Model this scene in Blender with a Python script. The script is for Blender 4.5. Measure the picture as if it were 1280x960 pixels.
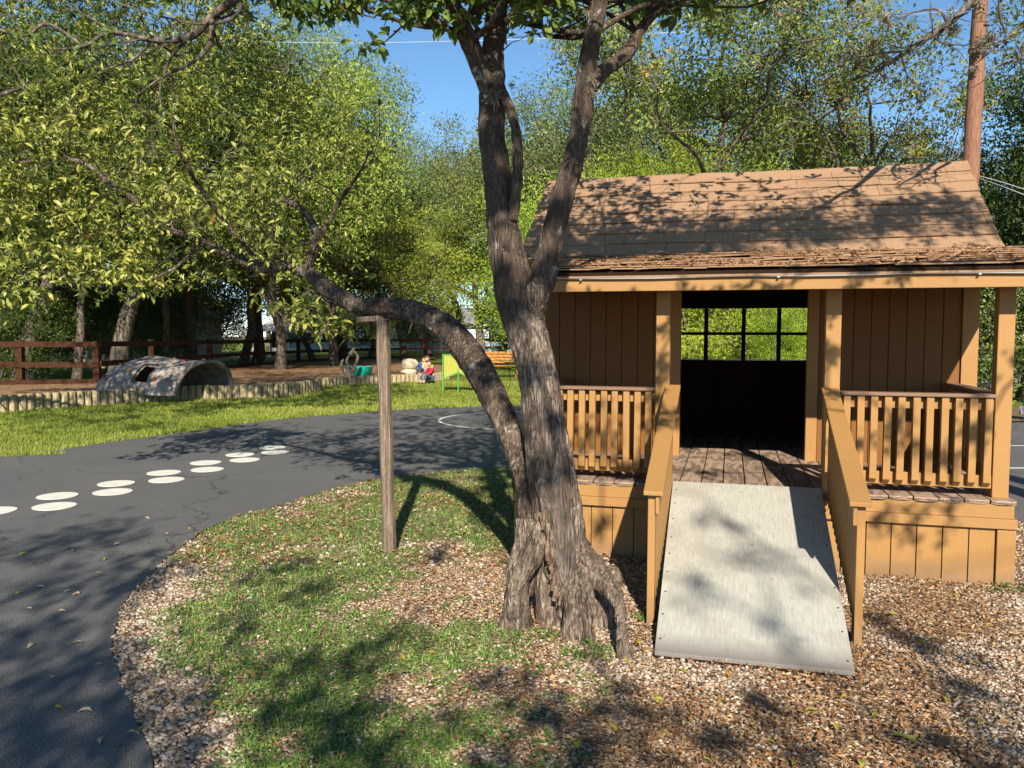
import bpy, math, random
import numpy as np
from mathutils import Vector, Matrix

for o in list(bpy.data.objects): bpy.data.objects.remove(o)
SC = bpy.context.scene
COL = SC.collection
R = math.radians
# ------------------------------------------------------------------ camera
F_PX, PITCH, ROLL, EYE = 1011.08, 3.399, 0.197, 1.5      # focal length for a 1280 px wide picture
cd = bpy.data.cameras.new('camera'); cam = bpy.data.objects.new('camera', cd); COL.objects.link(cam)
cd.sensor_fit = 'HORIZONTAL'; cd.sensor_width = 36.0; cd.lens = 36.0 * F_PX / 1280.0
cd.clip_start = 0.05; cd.clip_end = 2000
cam.location = (0, 0, EYE)
cam.rotation_euler = (Matrix.Rotation(R(90 - PITCH), 3, 'X') @ Matrix.Rotation(R(ROLL), 3, 'Z')).to_euler()
SC.camera = cam
# ------------------------------------------------------------------ sky, sun, exposure
SUN_EL, SUN_AZ = 31.0, 1.5                                # sun stands behind the camera, a little right
W = bpy.data.worlds.new('World'); SC.world = W; W.use_nodes = True
nt = W.node_tree; bg = nt.nodes['Background']
sk = nt.nodes.new('ShaderNodeTexSky'); sk.sky_type = 'NISHITA'; sk.sun_disc = False
sk.sun_elevation = R(SUN_EL); sk.sun_rotation = R(180 - SUN_AZ)
sk.air_density = 1.0; sk.dust_density = 0.15; sk.ozone_density = 2.4; sk.altitude = 3000
hs_ = nt.nodes.new('ShaderNodeHueSaturation'); hs_.inputs['Hue'].default_value = 0.491; hs_.inputs['Saturation'].default_value = 1.08
nt.links.new(sk.outputs[0], hs_.inputs['Color']); nt.links.new(hs_.outputs[0], bg.inputs[0]); bg.inputs[1].default_value = 0.10
sd = bpy.data.lights.new('sun', 'SUN'); sd.energy = 5.0; sd.angle = R(0.53); sd.color = (1.0, 0.91, 0.77)
sun = bpy.data.objects.new('sun', sd); COL.objects.link(sun)
SUNV = Vector((math.sin(R(SUN_AZ)) * math.cos(R(SUN_EL)), -math.cos(R(SUN_AZ)) * math.cos(R(SUN_EL)), math.sin(R(SUN_EL))))
sun.rotation_euler = SUNV.to_track_quat('Z', 'Y').to_euler(); sun.location = (0, -20, 14)
SC.view_settings.view_transform = 'Standard'; SC.view_settings.look = 'None'
SC.view_settings.gamma = 1; SC.view_settings.use_curve_mapping = False
SC.view_settings.exposure = 0.9
SC.cycles.max_bounces = 7; SC.cycles.diffuse_bounces = 3; SC.cycles.transparent_max_bounces = 6
SUNN = np.array(SUNV)

# ------------------------------------------------------------------ helpers
def pray(px, py):
    u, v = px - 640.0, py - 480.0; r = R(ROLL)
    u, v = u * math.cos(r) + v * math.sin(r), -u * math.sin(r) + v * math.cos(r)
    cx, cy, cz = u / F_PX, 1.0, -v / F_PX; t = R(PITCH)
    return np.array([cx, cy * math.cos(t) + cz * math.sin(t), -cy * math.sin(t) + cz * math.cos(t)])
def gp(px, py, z=0.0):
    d = pray(px, py); s = (z - EYE) / d[2]; return np.array([d[0] * s, d[1] * s, z])
def at(px, py, dist):
    d = pray(px, py); s = dist / d[1]; return np.array([d[0] * s, dist, EYE + d[2] * s])

def tag(o, label=None, cat=None, group=None, kind=None):
    if label: o['label'] = label
    if cat: o['category'] = cat
    if group: o['group'] = group
    if kind: o['kind'] = kind
    return o
def empty(name, loc=(0, 0, 0), rz=0.0):
    o = bpy.data.objects.new(name, None); COL.objects.link(o)
    o.location = tuple(float(a) for a in loc); o.rotation_euler = (0, 0, rz); o.empty_display_size = 0.2
    return o
def link(name, me, mat, parent=None):
    o = bpy.data.objects.new(name, me); COL.objects.link(o)
    if mat is not None and len(me.materials) == 0: me.materials.append(mat)
    if parent is not None: o.parent = parent
    return o

def hash3(i, j, k, seed):
    h = (i * 374761393 + j * 668265263 + k * 2147483647 + seed * 1274126177) & 0xffffffff
    h = ((h ^ (h >> 13)) * 1274126177) & 0xffffffff
    h = (h ^ (h >> 16)) & 0xffffffff
    return h / 4294967295.0
def vnoise(P, seed=0):
    P = np.asarray(P, float); I = np.floor(P).astype(np.int64); f = P - I; f = f * f * (3 - 2 * f)
    r = 0
    for a in (0, 1):
        for b in (0, 1):
            for c in (0, 1):
                w = (f[..., 0] if a else 1 - f[..., 0]) * (f[..., 1] if b else 1 - f[..., 1]) * (f[..., 2] if c else 1 - f[..., 2])
                r = r + w * hash3(I[..., 0] + a, I[..., 1] + b, I[..., 2] + c, seed)
    return r
def fbm(P, seed=0, o=3):
    P = np.asarray(P, float); r = 0; a = 0.5; t = 0
    for k in range(o):
        r = r + a * vnoise(P * (2 ** k), seed + k * 17); t += a; a *= 0.5
    return r / t
def fbm2(x, y, s, seed=0, o=3):
    return fbm(np.stack([x * s, y * s, np.zeros_like(x)], -1), seed, o)
def norm(v): return v / np.maximum(np.linalg.norm(v, axis=-1, keepdims=True), 1e-9)
def sstep(a, b, x):
    t = np.clip((x - a) / (b - a), 0, 1); return t * t * (3 - 2 * t)

class NM:
    """collects vertices and faces for ONE mesh object"""
    def __init__(s): s.V = []; s.A = []; s.F = {}; s.n = 0
    def add(s, V, faces, a=0.5):
        V = np.asarray(V, float).reshape(-1, 3)
        s.V.append(V); s.A.append(np.broadcast_to(np.asarray(a, float), (len(V),)))
        for f in (faces if isinstance(faces, (list, tuple)) else [faces]):
            f = np.asarray(f, np.int64)
            if f.size: s.F.setdefault(f.shape[1], []).append(f + s.n)
        s.n += len(V)
    def box(s, x0, x1, y0, y1, z0, z1, a=0.5):
        V = [(x0, y0, z0), (x1, y0, z0), (x1, y1, z0), (x0, y1, z0), (x0, y0, z1), (x1, y0, z1), (x1, y1, z1), (x0, y1, z1)]
        s.add(V, np.array([(0, 3, 2, 1), (4, 5, 6, 7), (0, 1, 5, 4), (1, 2, 6, 5), (2, 3, 7, 6), (3, 0, 4, 7)]), a)
    def hexa(s, V8, a=0.5):
        s.add(V8, np.array([(0, 3, 2, 1), (4, 5, 6, 7), (0, 1, 5, 4), (1, 2, 6, 5), (2, 3, 7, 6), (3, 0, 4, 7)]), a)
    def bar(s, p, q, w, t, up=(0, 0, 1), a=0.5):
        p = np.array(p, float); q = np.array(q, float); d = norm(q - p); up = np.array(up, float)
        x = norm(np.cross(d, up)); y = np.cross(x, d)
        V = [c + sx * x * w / 2 + sy * y * t / 2 for c in (p, q) for sx, sy in ((-1, -1), (1, -1), (1, 1), (-1, 1))]
        s.add(V, np.array([(0, 3, 2, 1), (4, 5, 6, 7), (0, 1, 5, 4), (1, 2, 6, 5), (2, 3, 7, 6), (3, 0, 4, 7)]), a)
    def sweep(s, P, Rr, ns=10, step=0.1, furrow=None, seed=0, a=0.5, cap=True):
        P = np.array(P, float); Rr = np.array(Rr, float)
        # Catmull-Rom resampling
        seg = np.linalg.norm(np.diff(P, axis=0), axis=1); pts = []; rad = []
        Pe = np.vstack([2 * P[0] - P[1], P, 2 * P[-1] - P[-2]]); Re = np.concatenate([[Rr[0]], Rr, [Rr[-1]]])
        for i in range(len(P) - 1):
            k = max(1, int(math.ceil(seg[i] / step)))
            for j in range(k):
                t = j / k; p0, p1, p2, p3 = Pe[i:i + 4]
                pts.append(0.5 * ((2 * p1) + (-p0 + p2) * t + (2 * p0 - 5 * p1 + 4 * p2 - p3) * t * t + (-p0 + 3 * p1 - 3 * p2 + p3) * t ** 3))
                rad.append(Re[i + 1] * (1 - t) + Re[i + 2] * t)
        pts.append(P[-1]); rad.append(Rr[-1])
        pts = np.array(pts); rad = np.array(rad); n = len(pts)
        T = norm(np.gradient(pts, axis=0)) if n > 2 else norm(np.repeat((pts[1] - pts[0])[None], n, 0))
        x = np.cross(T[0], (0.12, 1, 0.05)); x = x / np.linalg.norm(x) if np.linalg.norm(x) > 1e-3 else np.array([1., 0, 0])
        X = [x]
        for i in range(1, n):
            v = X[-1] - T[i] * (X[-1] @ T[i]); X.append(v / np.linalg.norm(v))
        X = np.array(X); Y = np.cross(T, X)
        th = np.linspace(0, 2 * np.pi, ns, endpoint=False)
        L = np.concatenate([[0], np.cumsum(np.linalg.norm(np.diff(pts, axis=0), axis=1))])
        rr = np.repeat(rad[:, None], ns, 1)
        if furrow:
            amp, fr, st = furrow
            q = np.stack([np.cos(th)[None] * rad[:, None] * fr, np.sin(th)[None] * rad[:, None] * fr, np.repeat(L[:, None] * fr * st, ns, 1)], -1)
            n1 = fbm(q + seed * 7.3, seed, 3); rdg = 1 - np.abs(2 * n1 - 1) * 2.2
            q2 = np.stack([np.cos(th)[None] * np.ones((n, 1)) * 1.3, np.sin(th)[None] * np.ones((n, 1)) * 1.3, np.repeat(L[:, None] * 2.2, ns, 1)], -1)
            lump = fbm(q2 + seed, seed + 5, 2) - 0.5
            rr = rr + amp * (-np.clip(rdg, -1, 1)) + rad[:, None] * 0.24 * lump
        V = pts[:, None] + X[:, None] * (np.cos(th)[None, :, None] * rr[..., None]) + Y[:, None] * (np.sin(th)[None, :, None] * rr[..., None])
        i = np.arange(n - 1)[:, None]; j = np.arange(ns)[None]
        a0 = i * ns + j; b0 = i * ns + (j + 1) % ns
        Fq = np.stack([a0, b0, b0 + ns, a0 + ns], -1).reshape(-1, 4)
        V = V.reshape(-1, 3); fs = [Fq]
        if cap:
            m = len(V); V = np.vstack([V, pts[0] , pts[-1]]); jj = np.arange(ns)
            fs.append(np.stack([np.full(ns, m), (jj + 1) % ns, jj], -1))
            fs.append(np.stack([np.full(ns, m + 1), (n - 1) * ns + jj, (n - 1) * ns + (jj + 1) % ns], -1))
        s.add(V, fs, a)
    def mesh(s, name, smooth=False):
        me = bpy.data.meshes.new(name)
        V = np.vstack(s.V); me.vertices.add(len(V)); me.vertices.foreach_set('co', V.ravel().astype(np.float32))
        lo = []; st = []; tot = []; c = 0
        for k, L in s.F.items():
            f = np.vstack(L); lo.append(f.ravel()); st.append(c + np.arange(len(f)) * k); tot.append(np.full(len(f), k)); c += f.size
        lo = np.concatenate(lo); st = np.concatenate(st); tot = np.concatenate(tot)
        me.loops.add(len(lo)); me.loops.foreach_set('vertex_index', lo.astype(np.int32))
        me.polygons.add(len(st)); me.polygons.foreach_set('loop_start', st.astype(np.int32)); me.polygons.foreach_set('loop_total', tot.astype(np.int32))
        me.polygons.foreach_set('use_smooth', np.full(len(st), bool(smooth)))
        me.update(calc_edges=True)
        at_ = me.attributes.new('v', 'FLOAT', 'POINT'); at_.data.foreach_set('value', np.concatenate(s.A).astype(np.float32))
        me.validate()
        return me
    def build(s, name, mat, parent=None, smooth=False, bevel=0.0):
        o = link(name, s.mesh(name, smooth), mat, parent)
        if bevel:
            m = o.modifiers.new('bevel', 'BEVEL'); m.width = bevel; m.segments = 2; m.limit_method = 'ANGLE'; m.angle_limit = R(40)
        return o

def poly_sheet(name, pts, z, mat, kind='structure', thick=0.0):
    bm_n = len(pts); me = bpy.data.meshes.new(name)
    v = [(float(p[0]), float(p[1]), z) for p in pts]
    f = [tuple(range(bm_n))]
    a = sum(v[i][0] * v[(i + 1) % bm_n][1] - v[(i + 1) % bm_n][0] * v[i][1] for i in range(bm_n))
    if a < 0: f = [tuple(reversed(f[0]))]
    if thick:
        v += [(p[0], p[1], z - thick) for p in v[:bm_n]]
        for i in range(bm_n):
            j = (i + 1) % bm_n; f.append((i, i + bm_n, j + bm_n, j) if a > 0 else (i, j, j + bm_n, i + bm_n))
    me.from_pydata(v, [], f); me.update()
    o = link(name, me, mat); o['kind'] = kind
    return o
def crom(P, k=6):
    P = np.array(P, float); Pe = np.vstack([2 * P[0] - P[1], P, 2 * P[-1] - P[-2]]); out = []
    for i in range(len(P) - 1):
        p0, p1, p2, p3 = Pe[i:i + 4]
        for j in range(k):
            t = j / k
            out.append(0.5 * ((2 * p1) + (-p0 + p2) * t + (2 * p0 - 5 * p1 + 4 * p2 - p3) * t * t + (-p0 + 3 * p1 - 3 * p2 + p3) * t ** 3))
    out.append(P[-1]); return np.array(out)
def in_poly(x, y, P):
    c = np.zeros(x.shape, bool); n = len(P)
    for i in range(n):
        x1, y1 = P[i][:2]; x2, y2 = P[(i + 1) % n][:2]
        if y1 == y2: continue
        m = ((y1 > y) != (y2 > y)) & (x < (x2 - x1) * (y - y1) / (y2 - y1) + x1); c ^= m
    return c
def d_line(x, y, P):
    d = np.full(x.shape, 1e9)
    for i in range(len(P) - 1):
        a = P[i][:2]; b = P[i + 1][:2]; ab = b - a; t = np.clip(((x - a[0]) * ab[0] + (y - a[1]) * ab[1]) / (ab @ ab + 1e-9), 0, 1)
        d = np.minimum(d, np.hypot(x - a[0] - t * ab[0], y - a[1] - t * ab[1]))
    return d

# ------------------------------------------------------------------ leaves
def leaves(nm, pos, axis, nrm, L, Wd, a, fold=0.18, fine=False):
    """pos,axis,nrm (n,3); one leaf each"""
    n = len(pos); L = np.broadcast_to(L, (n,))[:, None]; Wd = np.broadcast_to(Wd, (n,))[:, None]
    axis = norm(axis); side = norm(np.cross(axis, nrm)); up = np.cross(side, axis)
    i = np.arange(n)[:, None]
    if not fine:
        b = pos; t = pos + axis * L - up * L * 0.12; m = pos + axis * L * 0.45 + up * L * 0.05
        l = m + side * Wd / 2 + up * Wd * fold; r = m - side * Wd / 2 + up * Wd * fold
        V = np.stack([b, r, t, l], 1).reshape(-1, 3)
        Fq = np.concatenate([i * 4 + np.array([[0, 1, 2]]), i * 4 + np.array([[0, 2, 3]])])
        nm.add(V, Fq, np.repeat(a, 4))
    else:
        b = pos; m1 = pos + axis * L * 0.3 + up * L * 0.06; m2 = pos + axis * L * 0.68 + up * L * 0.04; t = pos + axis * L - up * L * 0.14
        l1 = m1 + side * Wd * 0.46 + up * Wd * fold; r1 = m1 - side * Wd * 0.46 + up * Wd * fold
        l2 = m2 + side * Wd * 0.42 + up * Wd * fold * .7; r2 = m2 - side * Wd * 0.42 + up * Wd * fold * .7
        V = np.stack([b, m1, m2, t, l1, l2, r1, r2], 1).reshape(-1, 3)
        T = np.array([[0, 1, 4], [0, 6, 1], [2, 3, 5], [2, 7, 3]]); Q = np.array([[1, 2, 5, 4], [6, 7, 2, 1]])
        nm.add(V, [(i[:, :, None] * 8 + T[None]).reshape(-1, 3), (i[:, :, None] * 8 + Q[None]).reshape(-1, 4)], np.repeat(a, 8))
def rnd_dir(rng, n, zb=0.0):
    v = rng.normal(size=(n, 3)); v[:, 2] += zb; return norm(v)

# ------------------------------------------------------------------ materials
MATS = {}
def newmat(name):
    m = bpy.data.materials.new(name); m.use_nodes = True; m.node_tree.nodes.clear(); return m, m.node_tree
def N(nt, t, **kw):
    n = nt.nodes.new(t)
    for k, v in kw.items():
        if k.startswith('i_'):
            key = k[2:]; key = int(key) if key.isdigit() else key.replace('_', ' ')
            n.inputs[key].default_value = v
        else: setattr(n, k, v)
    return n
def ramp(nt, stops, fac):
    r = N(nt, 'ShaderNodeValToRGB'); e = r.color_ramp.elements
    while len(e) < len(stops): e.new(0.5)
    for el, (p, c) in zip(e, stops): el.position = p; el.color = (*c, 1) if len(c) == 3 else c
    nt.links.new(fac, r.inputs[0]); return r.outputs[0]
def coords(nt, scale=(1, 1, 1), kind='Object'):
    tc = N(nt, 'ShaderNodeTexCoord'); mp = N(nt, 'ShaderNodeMapping'); mp.inputs['Scale'].default_value = scale
    nt.links.new(tc.outputs[kind], mp.inputs[0]); return mp.outputs[0]
def tnoise(nt, vec, scale, detail=4, rough=0.6, dist=0.0):
    n = N(nt, 'ShaderNodeTexNoise'); n.inputs['Scale'].default_value = scale; n.inputs['Detail'].default_value = detail
    n.inputs['Roughness'].default_value = rough; n.inputs['Distortion'].default_value = dist
    nt.links.new(vec, n.inputs['Vector']); return n.outputs['Fac']
def mixc(nt, fac, a, b, bt='MIX'):
    m = N(nt, 'ShaderNodeMix', data_type='RGBA', blend_type=bt)
    for inp, v in ((m.inputs[0], fac), (m.inputs[6], a), (m.inputs[7], b)):
        if hasattr(v, 'is_linked') or isinstance(v, bpy.types.NodeSocket): nt.links.new(v, inp)
        else: inp.default_value = v if not isinstance(v, tuple) else ((*v, 1) if len(v) == 3 else v)
    return m.outputs[2]
def math_(nt, op, a, b=0.0):
    m = N(nt, 'ShaderNodeMath', operation=op)
    for inp, v in ((m.inputs[0], a), (m.inputs[1], b)):
        if isinstance(v, bpy.types.NodeSocket): nt.links.new(v, inp)
        else: inp.default_value = v
    return m.outputs[0]
def attr(nt, name='v'):
    return N(nt, 'ShaderNodeAttribute', attribute_name=name).outputs['Fac']
def finish(nt, col, rough=0.7, bump=None, bstr=0.3, bdist=0.01, spec=0.3, transl=0.0, metal=0.0, tcol=None):
    p = N(nt, 'ShaderNodeBsdfPrincipled'); out = N(nt, 'ShaderNodeOutputMaterial')
    if isinstance(col, tuple): p.inputs['Base Color'].default_value = (*col, 1)
    else: nt.links.new(col, p.inputs['Base Color'])
    if isinstance(rough, (int, float)): p.inputs['Roughness'].default_value = rough
    else: nt.links.new(rough, p.inputs['Roughness'])
    p.inputs['Specular IOR Level'].default_value = spec; p.inputs['Metallic'].default_value = metal
    if bump is not None:
        b = N(nt, 'ShaderNodeBump'); b.inputs['Strength'].default_value = bstr; b.inputs['Distance'].default_value = bdist
        nt.links.new(bump, b.inputs['Height']); nt.links.new(b.outputs[0], p.inputs['Normal'])
    sh = p.outputs[0]
    if transl:
        t = N(nt, 'ShaderNodeBsdfTranslucent'); c = tcol if tcol is not None else col
        if isinstance(c, tuple): t.inputs[0].default_value = (*c, 1)
        else: nt.links.new(c, t.inputs[0])
        m = N(nt, 'ShaderNodeMixShader'); m.inputs[0].default_value = transl
        nt.links.new(sh, m.inputs[1]); nt.links.new(t.outputs[0], m.inputs[2]); sh = m.outputs[0]
    nt.links.new(sh, out.inputs[0])

def leafmat(name, dark, mid, light, dead=(0.22, 0.10, 0.035), transl=0.35, deadpos=0.965, rough=0.45, spec=0.35):
    m, nt = newmat(name); v = attr(nt)
    c = ramp(nt, [(0.0, dark), (0.45, mid), (0.88, light), (deadpos, light), (min(deadpos + 0.01, 1), dead)], v)
    oi = N(nt, 'ShaderNodeObjectInfo')
    hs = N(nt, 'ShaderNodeHueSaturation')
    nt.links.new(math_(nt, 'ADD', math_(nt, 'MULTIPLY', oi.outputs['Random'], 0.035), 0.482), hs.inputs['Hue'])
    nt.links.new(math_(nt, 'ADD', math_(nt, 'MULTIPLY', oi.outputs['Random'], 0.3), 0.85), hs.inputs['Value'])
    nt.links.new(c, hs.inputs['Color'])
    finish(nt, hs.outputs[0], rough, spec=spec, transl=transl); return m
def paint(name, col, grain=(3, 3, 0.4), var=0.24, rough=0.6, dirt=0.42, bstr=0.25):
    m, nt = newmat(name); v = coords(nt, grain)
    n1 = tnoise(nt, v, 28, 5, 0.65); n2 = tnoise(nt, coords(nt), 1.7, 5, 0.6); n3 = tnoise(nt, coords(nt), 14, 4, 0.7)
    c = mixc(nt, math_(nt, 'MULTIPLY', n1, var * 2), col, tuple(x * 0.6 for x in col))
    c = mixc(nt, math_(nt, 'MULTIPLY', math_(nt, 'POWER', n2, 2.2), dirt * 2), c, tuple(x * y for x, y in zip(col, (0.62, 0.5, 0.5))))
    sp = ramp(nt, [(0.70, (0, 0, 0)), (0.78, (1, 1, 1))], n3)
    c = mixc(nt, math_(nt, 'MULTIPLY', sp, dirt * 0.6), c, (0.16, 0.10, 0.06))
    c = mixc(nt, math_(nt, 'MULTIPLY', attr(nt), 0.25), c, tuple(x * 0.75 for x in col))
    sep = N(nt, 'ShaderNodeSeparateXYZ'); nt.links.new(coords(nt), sep.inputs[0])
    mud = ramp(nt, [(0.02, (1, 1, 1)), (0.16, (0, 0, 0))], math_(nt, 'ADD', math_(nt, 'ABSOLUTE', sep.outputs[2]), math_(nt, 'MULTIPLY', math_(nt, 'SUBTRACT', n3, .5), .22)))
    c = mixc(nt, math_(nt, 'MULTIPLY', mud, .6), c, (0.17, 0.12, 0.08))
    finish(nt, c, rough, bump=n1, bstr=bstr, bdist=0.006, spec=0.3); return m

M = {}
M['paint'] = paint('tan_paint', (0.37, 0.203, 0.066))
M['paint_h'] = paint('tan_paint_board', (0.36, 0.197, 0.065), grain=(0.4, 3, 3))
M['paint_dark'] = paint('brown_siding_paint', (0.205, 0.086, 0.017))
M['inside'] = None
M['trim_brown'] = paint('weathered_cap_wood', (0.22, 0.135, 0.085), grain=(0.4, 3, 3))
def deckmat():
    m, nt = newmat('weathered_deck_wood'); v = coords(nt, (6, 0.5, 4)); n = tnoise(nt, v, 14, 6, 0.7, 1.2); n2 = tnoise(nt, coords(nt), 3, 4)
    w = N(nt, 'ShaderNodeTexWave', wave_type='RINGS'); w.inputs['Scale'].default_value = 2.2; w.inputs['Distortion'].default_value = 9; w.inputs['Detail'].default_value = 3
    nt.links.new(coords(nt, (7, 1, 7)), w.inputs[0])
    h = math_(nt, 'ADD', math_(nt, 'MULTIPLY', n, 0.7), math_(nt, 'MULTIPLY', w.outputs['Fac'], 0.3))
    c = ramp(nt, [(0.25, (0.07, 0.045, 0.03)), (0.48, (0.25, 0.17, 0.115)), (0.7, (0.44, 0.32, 0.235))], h)
    c = mixc(nt, math_(nt, 'MULTIPLY', attr(nt), 0.4), c, (0.14, 0.095, 0.07))
    c = mixc(nt, math_(nt, 'MULTIPLY', n2, 0.25), c, (0.3, 0.24, 0.19))
    finish(nt, c, 0.85, bump=h, bstr=0.6, bdist=0.006, spec=0.15); return m
M['deck'] = deckmat()
def rampmat():
    m, nt = newmat('whitewashed_plywood'); v = coords(nt, (10, 0.7, 1)); n = tnoise(nt, v, 13, 6, 0.8); n2 = tnoise(nt, coords(nt), 2.6, 5, 0.65, 0.6)
    n3 = tnoise(nt, coords(nt), 22, 3, 0.6)
    c = ramp(nt, [(0.3, (0.27, 0.26, 0.225)), (0.48, (0.36, 0.35, 0.305)), (0.66, (0.44, 0.43, 0.375))], n)
    c = mixc(nt, math_(nt, 'MULTIPLY', ramp(nt, [(0.46, (0, 0, 0)), (0.62, (1, 1, 1))], n2), 0.6), c, (0.27, 0.25, 0.205))
    c = mixc(nt, math_(nt, 'MULTIPLY', ramp(nt, [(0.66, (0, 0, 0)), (0.72, (1, 1, 1))], n3), 0.5), c, (0.16, 0.13, 0.10))
    sep = N(nt, 'ShaderNodeSeparateXYZ'); nt.links.new(coords(nt), sep.inputs[0])
    e = ramp(nt, [(0.0, (1, 1, 1)), (0.14, (0, 0, 0))], math_(nt, 'ADD', math_(nt, 'ADD', sep.outputs[1], 1.69), math_(nt, 'MULTIPLY', n, -0.08)))
    c = mixc(nt, math_(nt, 'MULTIPLY', e, 0.8), c, (0.13, 0.11, 0.10))
    finish(nt, c, 0.75, bump=n, bstr=0.35, bdist=0.003, spec=0.2); return m
M['ramp'] = rampmat()
def shinglemat():
    m, nt = newmat('brown_asphalt_shingle'); n = tnoise(nt, coords(nt), 420, 2, 0.7); n2 = tnoise(nt, coords(nt), 3.5, 5, 0.6); n3 = tnoise(nt, coords(nt), 60, 3, 0.6)
    c = ramp(nt, [(0.34, (0.085, 0.05, 0.03)), (0.5, (0.31, 0.19, 0.11)), (0.64, (0.48, 0.31, 0.185))], math_(nt, 'ADD', math_(nt, 'MULTIPLY', n, 0.5), math_(nt, 'MULTIPLY', tnoise(nt, coords(nt), 150, 3, 0.8), 0.5)))
    c = mixc(nt, math_(nt, 'MULTIPLY', attr(nt), 0.30), c, (0.24, 0.145, 0.095))
    c = mixc(nt, math_(nt, 'MULTIPLY', n2, 0.25), c, (0.22, 0.14, 0.095))
    finish(nt, c, 0.95, bump=n3, bstr=0.35, bdist=0.004, spec=0.1); return m
M['shingle'] = shinglemat()
def metal(name, col, rough=0.35, met=0.8):
    m, nt = newmat(name); n = tnoise(nt, coords(nt), 9, 4); c = mixc(nt, math_(nt, 'MULTIPLY', n, 0.5), col, tuple(x * 0.6 for x in col))
    finish(nt, c, rough, metal=met, spec=0.5); return m
M['gutter'] = metal('galvanised_gutter', (0.66, 0.67, 0.68), 0.38, 0.55)
def plain(name, col, rough=0.6, var=0.3, scale=8, bstr=0.2, transl=0.0, bd=0.01):
    m, nt = newmat(name); n = tnoise(nt, coords(nt), scale, 5, 0.65)
    c = mixc(nt, math_(nt, 'MULTIPLY', n, var * 1.6), tuple(min(1, x * 1.15) for x in col), tuple(x * 0.55 for x in col))
    finish(nt, c, rough, bump=n, bstr=bstr, bdist=bd, transl=transl); return m
def barkmat(name, dark, mid, light, lichen=0.3, vs=(9, 9, 1.2), sc=7, bd=0.02, fis=0.0, worn_shaded=False):
    m, nt = newmat(name); v = coords(nt, vs); n = tnoise(nt, v, sc, 7, 0.72, 0.6); big = tnoise(nt, coords(nt), 3.2, 5, 0.65, 0.4); f = tnoise(nt, coords(nt, (1, 1, .6)), 60, 4, 0.7)
    h = math_(nt, 'ADD', math_(nt, 'MULTIPLY', n, 0.8), math_(nt, 'MULTIPLY', f, 0.2))
    c = ramp(nt, [(0.38, dark), (0.50, mid), (0.62, light)], h)
    if fis:
        c = mixc(nt, ramp(nt, [(0.48, (0, 0, 0)), (0.64, (0.7, 0.7, 0.7))], big), c, dark)
        c = mixc(nt, ramp(nt, [(0.58, (0, 0, 0)), (0.70, (0.5, 0.5, 0.5))], tnoise(nt, coords(nt, (1, 1, .35)), 4.5, 4, .6)), c, light)
        vv = N(nt, 'ShaderNodeTexVoronoi', feature='DISTANCE_TO_EDGE'); vv.inputs['Scale'].default_value = 34
        dn = N(nt, 'ShaderNodeTexNoise'); dn.inputs['Scale'].default_value = 9; dn.inputs['Detail'].default_value = 4; cc = coords(nt, (1, 1, .10)); nt.links.new(cc, dn.inputs['Vector'])
        mx = N(nt, 'ShaderNodeVectorMath', operation='MULTIPLY_ADD'); nt.links.new(dn.outputs['Color'], mx.inputs[0]); mx.inputs[1].default_value = (.16, .16, .10); nt.links.new(cc, mx.inputs[2]); nt.links.new(mx.outputs[0], vv.inputs['Vector'])
        fs = math_(nt, 'MULTIPLY', ramp(nt, [(0.0, (1, 1, 1)), (0.22, (0, 0, 0))], vv.outputs['Distance']), ramp(nt, [(0.36, (.15, .15, .15)), (0.58, (1, 1, 1))], tnoise(nt, coords(nt, (1, 1, .4)), 16, 4, .7)))
        c = mixc(nt, math_(nt, 'MULTIPLY', fs, fis), c, (0.022, 0.016, 0.013)); h = math_(nt, 'SUBTRACT', h, math_(nt, 'MULTIPLY', fs, 0.5))
    if worn_shaded:   # pale rubbed bark low down; upper trunk's shade is put into the colour
        sp_ = N(nt, 'ShaderNodeSeparateXYZ'); nt.links.new(coords(nt), sp_.inputs[0]); zz = math_(nt, 'ADD', math_(nt, 'MULTIPLY', sp_.outputs[2], .5), math_(nt, 'MULTIPLY', math_(nt, 'SUBTRACT', big, .5), 1.6))
        c = mixc(nt, math_(nt, 'MULTIPLY', ramp(nt, [(0.45, (0, 0, 0)), (0.85, (1, 1, 1))], zz), .72), c, dark)
    if lichen:
        l = ramp(nt, [(0.59, (0, 0, 0)), (0.64, (1, 1, 1))], tnoise(nt, coords(nt, (1, 1, .7)), 9, 6, 0.7, 0.5))
        c = mixc(nt, math_(nt, 'MULTIPLY', l, lichen), c, (0.52, 0.51, 0.47))
    finish(nt, c, 0.92, bump=h, bstr=1.0, bdist=bd, spec=0.1); return m
M['bark'] = barkmat('furrowed_grey_bark', (0.07, 0.05, 0.038), (0.24, 0.18, 0.135), (0.50, 0.40, 0.31), 0.5, vs=(9, 9, 2.8), bd=0.02, fis=.65, worn_shaded=True)
M['bark_shaded'] = barkmat('dark_shaded_limb_bark', (0.035, 0.026, 0.020), (0.11, 0.08, 0.06), (0.30, 0.23, 0.175), 0.4, vs=(9, 9, 5), bd=0.02, fis=.6)  # darker copy of the bark, with the limb's shade put into its colour
M['bark_pale'] = barkmat('pale_worn_bark', (0.10, 0.075, 0.06), (0.27, 0.215, 0.17), (0.46, 0.375, 0.30), 0.15, vs=(12, 12, 0.9), fis=.4)
M['bark_far'] = barkmat('dark_oak_bark', (0.035, 0.028, 0.022), (0.10, 0.08, 0.062), (0.24, 0.20, 0.16), 0.3, sc=3)
M['deadwood'] = barkmat('brown_flaking_wood', (0.05, 0.032, 0.022), (0.20, 0.13, 0.09), (0.42, 0.31, 0.22), 0.1)
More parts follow.
